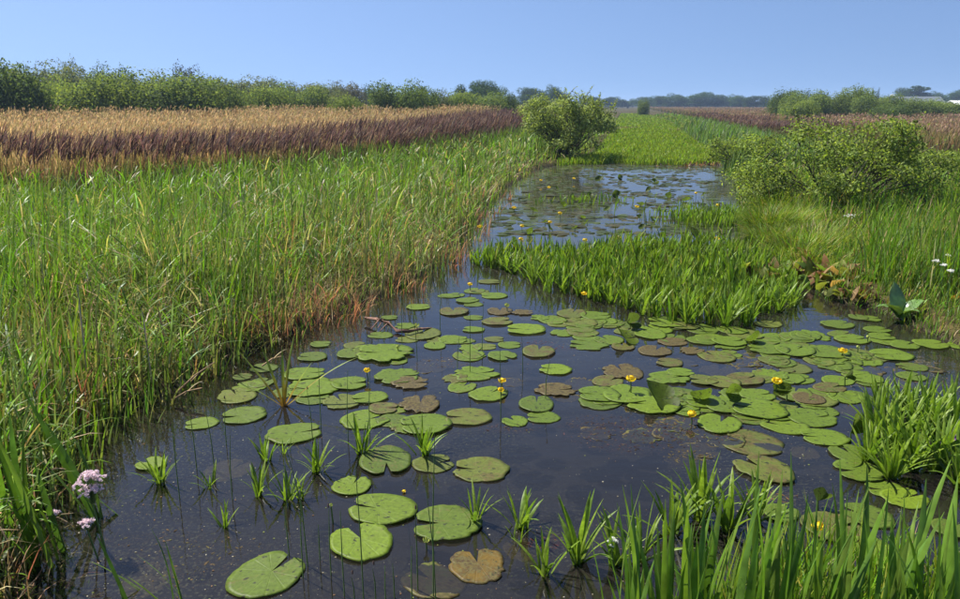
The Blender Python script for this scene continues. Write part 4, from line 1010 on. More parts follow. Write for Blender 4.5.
# ------------------------------------------------------------------ leaves standing out of the water
def raised_mesh(seed, curl, fold=0.0):
    rs = np.random.default_rng(seed); nA = 30; rings = [0.0, 0.3, 0.6, 0.85, 1.0]
    ang = 0.15 + (2 * PI - 0.3) * np.linspace(0, 1, nA)
    out = 0.5 * (1 - 0.16 * np.cos(ang)) * (1 - 0.2 * np.exp(-((ang - 0.15) / 0.25) ** 2) - 0.2 * np.exp(-((2 * PI - 0.15 - ang) / 0.25) ** 2))
    V = []
    for s_ in (1,):
        for f in rings:
            for j in range(nA):
                x, y = out[j] * f * math.cos(ang[j]), out[j] * f * math.sin(ang[j])
                if fold: yy = y * math.cos(fold); z = abs(y) * math.sin(fold)
                else: yy = y; z = 0
                R = curl; zz = z + R * (1 - math.cos(x / R)); xx = R * math.sin(x / R)
                zz += 0.02 * math.sin(3 * ang[j] + seed) * f
                V.append((xx, yy, zz + 0.004 * s_))
    n = len(rings) * nA; Q = []
    for s_ in (0,):
        for i in range(len(rings) - 1):
            for j in range(nA - 1):
                q = (i * nA + j, (i + 1) * nA + j, (i + 1) * nA + j + 1, i * nA + j + 1)
                Q.append(tuple(a + s_ * n for a in (q if s_ == 0 else q[::-1])))
    return mesh_np('leaf', V, Q, mat=M_RAISED)
def raised(u, v, w, rot, curl, fold, tint, label, lift=0.05, seed=1, name='raised_lily_leaf', cat='leaf', decay=-0.2):
    p = at(u, v, lift); s = w * mpp(p)
    t = thing(name, label, cat, (p[0], p[1], 0), 0, 'leaves standing out of the water')
    c = PC[tint]
    obj('leaf', raised_mesh(seed, curl, fold), t, (0, 0, lift), tuple(math.radians(a) for a in rot), (s, s, s), (*c, decay))
    V, Q = tube([(0.02, 0.03, -0.3), (0.01, 0.0, -0.05), (0, 0, lift)], [0.005, 0.005, 0.004], 6)
    obj('stem', mesh_np('stem', V, Q, mat=M_STEM), t)
raised(730, 393, 26, (70, 10, 20), 0.5, 0.75, 'g', 'upright pointed lily leaf with one bright and one dark half', 0.07, 1)
raised(787, 391, 24, (60, -20, -40), 0.4, 0.95, 'd', 'folded upright lily leaf just right of the yellow flower on a dark stem', 0.07, 2)
raised(845, 377, 18, (65, 20, 60), 0.35, 0.9, 'd', 'small curled lily leaf standing at the right side of the pad field', 0.07, 3)
raised(851, 432, 32, (35, 50, 60), 0.5, 1.0, 'y', 'upright bright folded lily leaf at the left side of the right hand rosettes', 0.07, 4)
raised(630, 323, 24, (60, 5, 30), 0.45, 0.8, 'd', 'dark curled lily leaf at the foot of the green bed', 0.05, 5)
raised(627, 338, 28, (18, 14, 20), 0.5, 0.1, 'y', 'bright yellow green raised lily leaf below the dark curled one', 0.03, 6)
raised(818, 501, 24, (40, 30, 100), 0.4, 0.8, 'd', 'small crumpled lily leaf behind the yellow flower in the foreground leaves', 0.05, 7)
raised(753, 340, 20, (30, 35, 160), 0.5, 0.2, 'g', 'tilted pad tip at the right foot of the green bed', 0.03, 8)
raised(662, 399, 42, (22, 8, 10), 0.45, 0.15, 'd', 'lily leaf with raised dark folded edge in the big green cluster', 0.03, 9)
raised(700, 398, 26, (42, 12, 160), 0.5, 0.2, 'g', 'lily leaf with raised pointed tip at the start of the long row', 0.03, 10)
raised(694, 236, 24, (35, 20, 30), 0.5, 0.2, 'g', 'large tilted lily leaf at the right side of the far pool', 0.06, 11)
raised(751, 250, 26, (40, 30, 60), 0.5, 0.2, 'g', 'tilted lily leaf at the right back corner of the green bed', 0.06, 12)
# small dark leaves standing in the far pool
STAND = [(498, 245), (514, 240), (533, 211), (563, 205), (575, 200), (587, 222), (608, 210), (617, 195), (640, 217), (652, 220), (663, 222), (668, 196), (686, 200), (704, 195),
                            (643, 228), (662, 235), (590, 195), (549, 228), (582, 218), (618, 240), (545, 222), (676, 213), (600, 180), (620, 178), (655, 182), (556, 188), (640, 205), (530, 232), (575, 228), (650, 190)]
rank = {i: k for k, i in enumerate(sorted(range(len(STAND)), key=lambda q: STAND[q][0]))}
for i, (u, v) in enumerate(STAND):
    raised(u, v, 6 + 4 * (i * 7 % 5) / 5, (30 + 25 * (i % 2), -20 + 13 * (i % 4), 47 * i), 0.5, 0.3, 'g' if i % 3 == 0 else 'd', ORD[rank[i]] + ' from the left of the little lily leaves standing out of the far pool', 0.05, 30 + i % 4, decay=0.0)

# ------------------------------------------------------------------ yellow water lily flowers
def sepal_mesh():
    V = []; n, m = 6, 5
    for i in range(n + 1):
        t = i / n; ph = -1.25 + 1.75 * t          # from under the cup up to the rim
        r = 0.5 * math.cos(ph) * (1 if t < .6 else 1 - 0.10 * (t - .6) / .4); z = 0.36 * (math.sin(ph) + math.sin(1.25))
        wd = 0.78 * math.sin(PI * (0.12 + 0.76 * t)) ** 0.6
        for j in range(m + 1):
            a = (j / m - 0.5) * 1.5 * wd; rr = r * (1 - 0.05 * abs(j / m - .5))
            V.append((rr * math.cos(a), rr * math.sin(a), z))
    Q = [(i * (m + 1) + j, (i + 1) * (m + 1) + j, (i + 1) * (m + 1) + j + 1, i * (m + 1) + j + 1) for i in range(n) for j in range(m)]
    return mesh_np('petal', V, Q, mat=M_YELLOW)
SEPAL = sepal_mesh(); SEPAL_G = SEPAL.copy(); SEPAL_G.materials.clear(); SEPAL_G.materials.append(M_YGREEN)
def disc_mesh():
    V, Q = tube([(0, 0, 0.15), (0, 0, 0.42), (0, 0, 0.50), (0, 0, 0.47)], [0.16, 0.2, 0.24, 0.02], 12); return mesh_np('stigma_disc', V, Q, mat=M_YELLOW)
DISC = disc_mesh()
def flower(u, v, size, label, hs=0.08, bud=False, tilt=0.2, group='yellow water lily flowers', cup=1.0):
    p = at(u, v, hs); t = thing('water_lily_bud' if bud else 'water_lily_flower', label, 'flower', (p[0], p[1], 0), 0, group)
    a = (u * 0.37 + v) % 6.28
    for k in range(5):
        e = obj('petal', SEPAL_G if bud else SEPAL, t, (0, 0, hs - size * 0.3), (tilt * math.cos(a), tilt * math.sin(a), a + k * 2 * PI / 5), (size * (0.8 if bud else cup), size * (0.8 if bud else cup), size * (1.15 if bud else 1.0)))
    if not bud: obj('stigma_disc', DISC, t, (0, 0, hs - size * 0.3), (tilt * math.cos(a), tilt * math.sin(a), 0), (size, size, size))
    V, Q = tube([(0.03, 0.02, -0.4), (0.01, 0.0, -0.1), (0, 0, hs - size * 0.28)], [0.005, 0.005, 0.0042], 6)
    obj('stem', mesh_np('stem', V, Q, mat=M_STEM), t)
flower(367, 370, 0.055, 'yellow flower left of centre above the fresh oval pad')
flower(502, 380, 0.055, 'upper of the two yellow flowers beside the fresh green pad in the middle')
flower(501, 389.5, 0.05, 'lower yellow flower at the pad rim, below another flower', 0.04)
flower(631, 378, 0.068, 'yellow flower on a slanting pale stem above the big green cluster', 0.12)
flower(692, 414, 0.068, 'yellow flower in front of the big green cluster\'s right end', 0.07)
flower(777, 380, 0.068, 'yellow flower on a dark upright stem beside the folded leaf', 0.15)
flower(818, 526, 0.062, 'yellow flower among the tall foreground leaves', 0.10)
flower(843, 350, 0.07, 'orange yellow flower resting on the long pad in the upper right field', 0.05)
flower(868, 337, 0.045, 'small yellow bud near the right bank', 0.05, True)
flower(417, 325, 0.05, 'small yellowish bud above the curved dead root', 0.07, True)
flower(470, 284, 0.06, 'yellow flower close to the upper left bank', 0.08)
flower(507, 305, 0.06, 'pale closed bud over the brown pad in the upper middle', 0.07, True)
flower(398, 347, 0.05, 'greenish bud on the long ragged pad', 0.04, True)
flower(426, 540, 0.036, 'round pale green bud on the wide speckled pad', 0.05, True)
flower(584, 293, 0.06, 'yellow flower at the front of the green bed', 0.12)
flower(858, 347, 0.04, 'tiny yellow bud right of the orange yellow flower', 0.05, True)
flower(404, 491, 0.022, 'tiny orange blossom drifting above the wide speckled pad', 0.01)
flower(331, 505, 0.022, 'tiny green bud on a thin stem left of the wide bright pad', 0.1, True)
for i, (u, v) in enumerate(sorted([(514, 207), (522, 226), (550, 222), (521, 239), (560, 213), (549, 187), (618, 237), (718, 205), (696, 193), (574, 178), (480, 226), (541, 180), (637, 206), (585, 240), (717, 238), (598, 254)])):
    flower(u, v, 0.08, ORD[i] + ' from the left of the little yellow flowers on the far pool', 0.12, False, 0.2, 'flowers of the far pool')

# ------------------------------------------------------------------ grassy water rosettes
def strip_mesh(name, L, W, th0, th1, segs, c0, c1, fold=0.25, mat=None, seed=0, sway=0.0):
    """one sword leaf with a folded midrib, bending towards +x"""
    rs = np.random.default_rng(seed); V = []; C = []; x = z = y = 0.0
    c0 = np.array(c0); c1 = np.array(c1)
    for i in range(segs + 1):
        t = i / segs; th = th0 + th1 * t ** 1.7
        w = 0.5 * W * (0.8 + 0.5 * t) * max(0.03, (1 - t ** 3.2))
        nx, nz = math.cos(th), -math.sin(th)
        V += [(x + nx * fold * w, y - w, z + nz * fold * w), (x, y, z), (x + nx * fold * w, y + w, z + nz * fold * w)]
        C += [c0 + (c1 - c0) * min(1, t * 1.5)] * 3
        x += math.sin(th) * L / segs; z += math.cos(th) * L / segs; y += sway * L / segs * t
    Q = []
    for i in range(segs):
        for j in range(2): Q.append((i * 3 + j, (i + 1) * 3 + j, (i + 1) * 3 + j + 1, i * 3 + j + 1))
    return mesh_np(name, V, Q, col=np.array(C), mat=mat or M_BLADE)
SOL = [(0.165, 0.26, 0.024), (0.215, 0.31, 0.04), (0.125, 0.21, 0.026)]
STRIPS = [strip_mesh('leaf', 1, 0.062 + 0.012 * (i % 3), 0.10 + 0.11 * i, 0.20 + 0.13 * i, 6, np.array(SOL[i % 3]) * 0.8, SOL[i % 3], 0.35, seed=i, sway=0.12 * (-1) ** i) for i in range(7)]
def rosette(u, v, hpx, n, label, seed, name='water_soldier', spread=1.0, group='grassy rosettes rising from the water', pos=None, h=None):
    rs = np.random.default_rng(1000 + seed)
    p = pos if pos else at(u, v); H_ = h if h else hpx * mpp(p) * 1.05
    t = thing(name, label, 'water plant', (p[0], p[1], -0.02), rs.uniform(0, 6.3), group)
    for k in range(n):
        ring = k / n; i = min(6, int(ring * 5.5 * spread + rs.random() * 1.2))
        L = H_ * (1.12 - 0.1 * ring) * rs.uniform(0.75, 1.1)
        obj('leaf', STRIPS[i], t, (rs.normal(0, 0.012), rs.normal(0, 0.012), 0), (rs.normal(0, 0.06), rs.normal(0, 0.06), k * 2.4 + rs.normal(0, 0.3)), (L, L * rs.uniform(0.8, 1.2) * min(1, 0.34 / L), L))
for i, (u, v, h, n, lb) in enumerate([
    (160, 482, 34, 13, 'leftmost wide grassy rosette in front of a half hidden pad'),
    (208, 487, 26, 7, 'thin upright rosette right of the leftmost wide one'),
    (224, 528, 28, 7, 'lowest small rosette with a long stalk below it at left'),
    (258, 495, 36, 10, 'upright rosette at the left end of a close row of four'),
    (266, 460, 28, 9, 'small rosette standing behind the close row of four'),
    (288, 500, 34, 10, 'second rosette in the close row of four'),
    (300, 498, 26, 7, 'thin third rosette in the close row of four'),
    (317, 472, 34, 12, 'full rosette at the right end of the close row of four'),
    (284, 452, 20, 7, 'little rosette behind the second of the close row'),
    (362, 453, 38, 11, 'left one of two rosettes in front of green pads in the middle'),
    (425, 455, 38, 13, 'right fuller one of two rosettes in front of green pads in the middle'),
    (476, 521, 42, 8, 'slim rosette at the right tip of the wide speckled pad'),
    (519, 527, 48, 11, 'tall open rosette in the dark water of the bottom middle'),
    (518, 540, 24, 5, 'few short leaves just below the tall open rosette'),
    (578, 562, 70, 12, 'tall rosette left of the foreground leaf clump'),
    (545, 574, 46, 8, 'thin rosette left of the tall one near the bottom edge'),
    (616, 566, 52, 11, 'rosette between the tall one and the foreground leaf clump'),
    (640, 560, 60, 11, 'second rosette at the left side of the foreground leaf clump'),
    (672, 535, 56, 12, 'rosette in the left half of the foreground clump'),
    (702, 520, 66, 16, 'tallest bushy rosette behind the foreground leaf clump'),
    (728, 530, 60, 12, 'bushy rosette right of the tallest one behind the foreground leaves'),
    (755, 520, 50, 11, 'rosette at the lower edge of the large flecked pad'),
    (875, 442, 46, 14, 'front left rosette of the right hand rosette group'),
    (893, 452, 46, 14, 'front middle rosette of the right hand rosette group'),
    (912, 470, 52, 14, 'lowest rosette of the right hand rosette group'),
    (938, 470, 58, 14, 'lowest right rosette of the right hand group'),
    (886, 424, 36, 12, 'back left rosette of the right hand rosette group'),
    (908, 430, 40, 13, 'central rosette of the right hand rosette group'),
    (930, 436, 44, 14, 'right rosette in the middle row of the right hand group'),
    (955, 450, 50, 14, 'rosette of the right hand group cut by the picture edge'),
    (868, 462, 40, 12, 'small front rosette at the left foot of the right hand group'),
    (890, 478, 42, 12, 'rosette in open water below the right hand group'),
    (960, 486, 52, 13, 'lowest rosette of the right hand group at the picture edge'),
    (878, 408, 30, 11, 'rearmost left rosette of the right hand group'),
    (902, 410, 32, 11, 'back middle rosette of the right hand rosette group'),
    (926, 415, 36, 12, 'back right rosette of the right hand rosette group'),
    (950, 420, 38, 12, 'rearmost rosette of the right hand group at the picture edge')]):
    rosette(u, v, h * (1.15 if u > 860 else 1.0), int(n * (2.0 if u > 860 else 1.35)), lb, i)
# single rosette with orange base
def orange_rosette():
    p = at(284, 406); t = thing('bur_reed', 'sprawling rosette with orange yellow leaf bases below the left bank', 'water plant', (p[0], p[1], -0.01))
    for k, (a, L, th0, th1) in enumerate([(20, 0.62, 0.9, 0.5), (160, 0.5, 0.7, 0.15), (100, 0.42, 0.3, 0.2), (70, 0.5, 0.25, 0.35), (140, 0.45, 0.45, 0.2), (40, 0.36, 0.6, 0.3), (200, 0.3, 0.8, 0.3), (-20, 0.3, 0.9, 0.3)]):
        obj('leaf', strip_mesh('leaf', L, 0.022, th0, th1, 7, (0.42, 0.22, 0.03), (0.22, 0.29, 0.05), 0.3, seed=k), t, (0, 0, 0), (0, 0, math.radians(a)))
orange_rosette()

# the dense green bed across the channel
BED = [at(u, v)[:2] for u, v in [(470, 262), (490, 268), (520, 276), (548, 292), (575, 298), (615, 306), (650, 318), (690, 326), (745, 328), (760, 316), (800, 308), (790, 285), (772, 262), (745, 252), (700, 245), (660, 246), (600, 250), (540, 256), (500, 256)]]
def in_poly(x, y, P):
    r = np.zeros(len(x), bool); n = len(P)
    for i in range(n):
        (x1, y1), (x2, y2) = P[i], P[i - 1]
        c = ((y1 > y) != (y2 > y)) & (x < (x2 - x1) * (y - y1) / (y2 - y1 + 1e-12) + x1); r ^= c
    return r
def green_bed():
    brs = np.random.default_rng(5)
    x = brs.uniform(-0.6, 5, 9000); y = brs.uniform(6, 13, 9000); k = in_poly(x, y, BED); x = x[k]; y = y[k]
    keep = []
    for i in range(len(x)):
        if all((x[i] - x[j]) ** 2 + (y[i] - y[j]) ** 2 > 0.115 ** 2 for j in keep): keep.append(i)
        if len(keep) > 900: break
    x = x[keep]; y = y[keep]
    # the front row: rosettes one can tell apart
    fx = [(p_[0], p_[1]) for p_ in zip(x, y)]
    front = [i for i, (a, b) in enumerate(fx) if not in_poly(np.array([a]), np.array([b - 0.32]), BED)[0]][:34]
    front.sort(key=lambda i: x[i] / y[i])
    for q, i in enumerate(front):
        rosette(0, 0, 0, 12, ORD[q] + ' rosette from the left in the front row of the dense green bed', 200 + q, group='front row of the green bed', pos=(x[i], y[i], 0), h=0.27 + 0.08 * brs.random())
    rest = [i for i in range(len(x)) if i not in front]
    xb = np.repeat(x[rest], 13) + brs.normal(0, 0.03, len(rest) * 13); yb = np.repeat(y[rest], 13) + brs.normal(0, 0.03, len(rest) * 13); n = len(xb)
    H = Heap(); c = pick(SOL + [(0.30, 0.26, 0.10), (0.07, 0.12, 0.02)], [4, 3, 3, 0.4, 1.0], n, 0.2, 0.06)
    L = np.repeat((0.20 + 0.17 * brs.random(len(rest))) * (0.85 + 0.3 * lump(x[rest], y[rest], 2.5)), 13) * (0.7 + 0.45 * brs.random(n))
    H.add(*blades(np.stack([xb, yb, np.full(n, -0.03)], -1), L, brs.random(n) * 6.3, np.abs(brs.normal(0.14, 0.12, n)), np.abs(brs.normal(0.45, 0.3, n)), 0.021 * (0.8 + 0.5 * brs.random(n)), c * 0.7, c, 5, twist=0.6))
    tag(obj('water_soldier_bed', H.mesh('water_soldier_bed', M_BLADE)), 'dense bright green bed of sword leaved rosettes across the channel', kind='stuff')
green_bed()
# side patch beyond the bed at the right
def side_patch():
    H = Heap(); brs = np.random.default_rng(6); c0_ = at(728, 222)
    n = 900; x = c0_[0] + brs.normal(0, 0.55, n); y = c0_[1] + brs.normal(0, 0.6, n)
    k = brs.random(n) < 1; c = pick(SOL, [3, 2, 2], n, 0.15, 0.06)
    H.add(*blades(np.stack([x, y, np.full(n, -0.02)], -1), 0.2 + 0.12 * brs.random(n), brs.random(n) * 6.3, np.abs(brs.normal(0.15, 0.12, n)), np.abs(brs.normal(0.45, 0.3, n)), np.full(n, 0.024), c * 0.7, c, 4))
    c1_ = at(590, 202); n = 120; x = c1_[0] + brs.normal(0, 0.6, n); y = c1_[1] + brs.normal(0, 0.35, n); c = pick(SOL, [3, 2, 2], n)
    H.add(*blades(np.stack([x, y, np.full(n, -0.02)], -1), 0.12 + 0.1 * brs.random(n), brs.random(n) * 6.3, np.abs(brs.normal(0.15, 0.12, n)), np.abs(brs.normal(0.45, 0.3, n)), np.full(n, 0.03), c * 0.7, c, 3))
    tag(obj('water_soldier_patch', H.mesh('water_soldier_patch', M_BLADE)), 'small bright green leaf patches at the edges of the far pool', kind='stuff')
side_patch()

# ------------------------------------------------------------------ foreground sword leaves
def iris_clump(name, label, bx, by, leaves, seed, group='tall sword leaved plants in the foreground'):
    """leaves: (tip u, tip v, depth of tip, width)"""
    rs = np.random.default_rng(seed); t = thing(name, label, 'plant', (bx, by, 0.0), 0, group)
    for k, (u, v, yd, W, dark) in enumerate(leaves):
        tip = Vector(aty(u, v, yd)); b = Vector((bx + rs.normal(0, 0.05) + 0.35 * (tip.x - bx), by + rs.normal(0, 0.05), -0.05))
        d = tip - b; L = d.length * 1.10; hor = math.hypot(d.x, d.y); thm = math.atan2(hor, d.z); az = math.atan2(d.y, d.x)
        th1 = 0.15 + 0.45 * rs.random(); th0 = thm - th1 * 0.38
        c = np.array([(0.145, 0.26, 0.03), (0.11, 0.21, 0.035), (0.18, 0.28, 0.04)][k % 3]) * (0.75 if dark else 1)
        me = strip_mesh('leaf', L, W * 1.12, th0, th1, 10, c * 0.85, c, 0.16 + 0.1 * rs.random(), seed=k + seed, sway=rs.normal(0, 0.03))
        roll = rs.normal(0, 0.55)
        o = obj('leaf', me, t, (b.x - bx, b.y - by, b.z)); o.rotation_mode = 'QUATERNION'
        o.rotation_quaternion = Quaternion(d.normalized(), roll) @ Quaternion((0, 0, 1), az)
    return t
frs = np.random.default_rng(31)
CL = [('leftmost clump of tall sword leaves at the bottom edge', 0.52, 2.12, [(640, 535, 2.3, .034, 0), (655, 570, 2.2, .03, 0), (668, 520, 2.3, .028, 0), (628, 575, 2.2, .026, 0), (690, 545, 2.3, .03, 1), (610, 590, 2.2, .024, 0), (650, 552, 2.1, .03, 1)]),
      ('second clump of tall sword leaves from the left at the bottom edge', 0.72, 2.15, [(684, 500, 2.4, .03, 0), (702, 520, 2.3, .034, 0), (720, 505, 2.35, .032, 0), (731, 545, 2.2, .03, 0), (712, 560, 2.2, .034, 1), (742, 520, 2.3, .026, 0), (695, 560, 2.15, .034, 0)]),
      ('clump of sword leaves just left of the foreground yellow flower', 0.92, 2.15, [(757, 470, 2.45, .024, 1), (764, 505, 2.35, .03, 0), (778, 490, 2.4, .03, 1), (752, 540, 2.2, .034, 0), (795, 475, 2.45, .02, 1), (785, 540, 2.25, .034, 0), (770, 560, 2.2, .034, 1), (800, 520, 2.3, .028, 0)]),
      ('clump with a dark tall leaf right of the foreground yellow flower', 1.14, 2.15, [(833, 475, 2.45, .02, 0), (858, 483, 2.4, .034, 1), (842, 545, 2.25, .034, 0), (826, 560, 2.2, .03, 0), (868, 550, 2.2, .036, 0), (815, 545, 2.2, .03, 1), (884, 515, 2.3, .034, 0), (850, 570, 2.1, .034, 0)]),
      ('clump of broad sword leaves under the overlapping pair of pads', 1.32, 2.15, [(888, 530, 2.3, .036, 0), (917, 498, 2.4, .036, 0), (904, 545, 2.2, .034, 1), (948, 484, 2.4, .034, 0), (927, 555, 2.2, .036, 0), (893, 570, 2.15, .034, 0), (940, 530, 2.25, .034, 1)]),
      ('clump of sword leaves in the bottom right corner', 1.5, 2.15, [(952, 495, 2.4, .034, 0), (962, 520, 2.3, .036, 0), (945, 560, 2.2, .036, 0), (975, 500, 2.35, .034, 0), (990, 530, 2.3, .034, 0), (935, 575, 2.1, .03, 1), (958, 545, 2.2, .034, 1)])]
for lb, bx, by, lv in CL:
    lv += [(480 + FPX * bx / 2.35 * 0.96 + frs.normal(0, 26), frs.uniform(500, 595), frs.uniform(2.05, 2.45), frs.uniform(.012, .026), int(frs.random() < .3)) for _ in range(20)]
for i, (lb, bx, by, lv) in enumerate(CL): iris_clump('sword_leaved_plant', lb, bx, by, lv, 300 + 20 * i)
# low grass between them on the near bank
def near_grass():
    H = Heap(); n = 15000
    x = rng.uniform(-0.1, 2.6, n); y = rng.uniform(1.75, 2.75, n); k = (y < 1.9 + 0.9 * smooth(0.15, 0.9, x) * (0.6 + 0.4 * lump(x, y, 3))) ; x = x[k]; y = y[k]; n = len(x)
    c = pick([G_BRIGHT, G_YEL, G_MID, DRY], [4, 2, 3, 0.6], n)
    H.add(*blades(np.stack([x, y, np.full(n, -0.06)], -1), (0.16 + 0.44 * rng.random(n)) * (0.5 + 0.5 * smooth(0.2, 0.9, x)), rng.random(n) * 6.3, np.abs(rng.normal(0.12, 0.14, n)), np.abs(rng.normal(0.5, 0.4, n)), 0.006 + 0.007 * rng.random(n), c * 0.75, c, 5))
    tag(obj('near_bank_grass', H.mesh('near_bank_grass', M_BLADE)), 'fresh grass between the foreground sword leaves', kind='stuff')
near_grass()
# broad reed leaves of the left corner
def corner_reeds():
    LV = [('left corner clump of tall grey green sword leaves cut by the picture edge', -1.95, 3.0, [(2, 400, 3.1, .03, 1), (14, 420, 3.1, .03, 0), (26, 440, 3.1, .03, 1), (-10, 420, 3.0, .03, 0), (36, 470, 3.1, .026, 1), (20, 490, 3.0, .03, 0), (8, 470, 3.0, .028, 1), (45, 500, 3.1, .024, 0), (-4, 440, 2.9, .03, 0), (12, 510, 2.9, .028, 0), (30, 420, 3.2, .026, 0), (28, 530, 3.0, .024, 1), (5, 540, 2.8, .028, 0)]),
          ('clump of sword leaves behind the pink flower head', -1.72, 3.35, [(30, 395, 3.5, .024, 0), (48, 430, 3.4, .026, 1), (62, 455, 3.4, .022, 0), (20, 450, 3.4, .026, 1), (54, 480, 3.4, .026, 0), (70, 440, 3.5, .02, 1)]),
          ('small clump of upright leaves standing in water at the bottom left', -1.38, 2.72, [(98, 540, 2.8, .014, 0), (104, 560, 2.8, .012, 0), (92, 565, 2.75, .012, 1), (113, 575, 2.8, .010, 0)]),
          ('thin group of flooded leaves right of the bottom left clump', -1.16, 2.7, [(138, 560, 2.75, .008, 0), (150, 535, 2.8, .009, 0), (166, 545, 2.8, .009, 0), (172, 570, 2.75, .008, 1), (160, 585, 2.75, .008, 0), (130, 580, 2.72, .008, 0)])]
    for i, (lb, bx, by, lv) in enumerate(LV): iris_clump('sword_leaved_plant', lb, bx, by, lv, 500 + 20 * i, 'sword leaved plants of the left corner')
corner_reeds()

# ------------------------------------------------------------------ thin horsetail stems
HS = 'thin stems standing in the near water'
for i, (u, v, vt) in enumerate(sorted([(364, 599, 452), (345, 596, 508), (331, 575, 500), (320, 560, 520), (309, 566, 430), (287, 508, 460), (290, 556, 505), (303, 578, 480), (418, 590, 500), (433, 596, 420), (437, 604, 480), (395, 598, 560), (412, 600, 545),
                                (376, 600, 560), (355, 604, 570), (386, 604, 566), (370, 450, 350), (321, 430, 352), (501, 420, 335), (523, 372, 330), (545, 400, 350), (470, 372, 300), (482, 352, 296), (418, 360, 296), (402, 345, 290), (457, 370, 332), (440, 330, 280),
                                (348, 440, 360), (313, 440, 380), (232, 500, 430), (197, 470, 395), (215, 470, 400), (226, 445, 390), (180, 500, 420)])):
    p = at(u, v); m = mpp(p); h = (v - vt) * m * (1.0 if v > 470 else 0.9)
    lean = random.gauss(0, 0.05)
    V, Q = tube([(0, 0, -0.15), (lean * h * 0.3, 0, h * 0.5), (lean * h, random.gauss(0, 0.03), h)], [0.0030, 0.0027, 0.0012], 5)
    t = thing('horsetail', ORD[i] + ' from the left of the thin leafless stems rising from the near water', 'water plant', p, 0, HS)
    st_ = obj('stem', mesh_np('stem', V, Q, mat=M_STEM), t)
    if i % 3 == 0:
        V, Q = tube([(lean * h, 0, h), (lean * h, 0, h + 0.012), (lean * h, 0, h + 0.02)], [0.0035, 0.004, 0.001], 6); obj('cone', mesh_np('cone', V, Q, mat=M_DEADWOOD), t)

# ------------------------------------------------------------------ dead stems, root, flowers of the banks
def dead_stem(u, v, vt, label, lean=0.03, r=0.006):
    p = at(u, v, 0.1); h = (v - vt) * mpp(p) * 0.9
    t = thing('dead_reed_stem', label, 'reed', p)
    V, Q = tube([(0, 0, -0.1), (lean * h, 0, h * 0.5), (lean * 1.5 * h, 0, h)], [r, r * 0.8, r * 0.5], 6)
    obj('stem', mesh_np('stem', V, Q, mat=simple_mat('bleached_stem', (0.42, 0.35, 0.25), 0.8, 0.1)), t)
    obj('sheath', strip_mesh('sheath', h * 0.35, 0.012, 0.2, 0.9, 5, DRY, PALE, mat=M_DRY), t, (lean * h, 0, h * 0.55), (0, 0, 2.0))
dead_stem(88, 400, 268, 'pale dead reed stem standing in the left bank sedge')
dead_stem(153, 385, 300, 'second pale dead reed stem right of the first in the sedge', -0.02)
dead_stem(50, 330, 255, 'thin pale dead stem far left in the sedge', 0.01)
dead_stem(190, 300, 252, 'short pale dead stem in the middle of the left bank sedge', 0.05)
def root():
    t = thing('dead_root', 'curved reddish brown dead root lying on the water by the left bank', 'root', at(385, 326))
    P = [at(365, 318, 0.05), at(377, 319, 0.07), at(388, 323, 0.06), at(397, 331, 0.02), at(408, 331.5, 0.035), at(420, 329, 0.03), at(432, 328, 0.0)]
    o = Vector(at(385, 326)); V, Q = tube([Vector(q) - o for q in P], [0.012, 0.016, 0.018, 0.018, 0.016, 0.012, 0.006], 7); obj('main_root', mesh_np('main_root', V, Q, mat=M_DEADWOOD), t)
    for a, b in (((388, 323, 0.06), (380, 331, 0.02)), ((380, 319, 0.07), (371, 329, 0.03)), ((383, 320, 0.06), (378, 328, 0.02))):
        V, Q = tube([Vector(at(*a)) - o, (Vector(at(*a)) + Vector(at(*b))) / 2 - o, Vector(at(*b)) - o], [0.008, 0.006, 0.004], 5); obj('side_root', mesh_np('side_root', V, Q, mat=M_DEADWOOD), t)
root()
def fallen(u0, v0, z0, u1, v1, z1, label):
    a = Vector(at(u0, v0, z0)); b = Vector(at(u1, v1, z1)); t = thing('broken_reed', label, 'reed', a)
    V, Q = tube([(0, 0, 0), (b - a) * 0.5 + Vector((0, 0, 0.02)), b - a], [0.007, 0.006, 0.004], 5); obj('stem', mesh_np('stem', V, Q, mat=simple_mat('broken_stem', (0.45, 0.3, 0.17), 0.8, 0.1)), t)
    obj('sheath', strip_mesh('sheath', 0.16, 0.012, 0.8, 0.9, 5, DRY, PALE, mat=M_DRY), t, (b - a) * 0.4, (0, 0, 0.6))
fallen(175, 394, 0.05, 215, 362, 0.25, 'broken tan reed stem slanting over the left water edge, upper one')
fallen(172, 400, 0.03, 202, 388, 0.1, 'broken tan reed stem slanting over the left water edge, lower one')
fallen(262, 366, 0.08, 283, 356, 0.12, 'short broken reed lying left of the rosette by the bank')

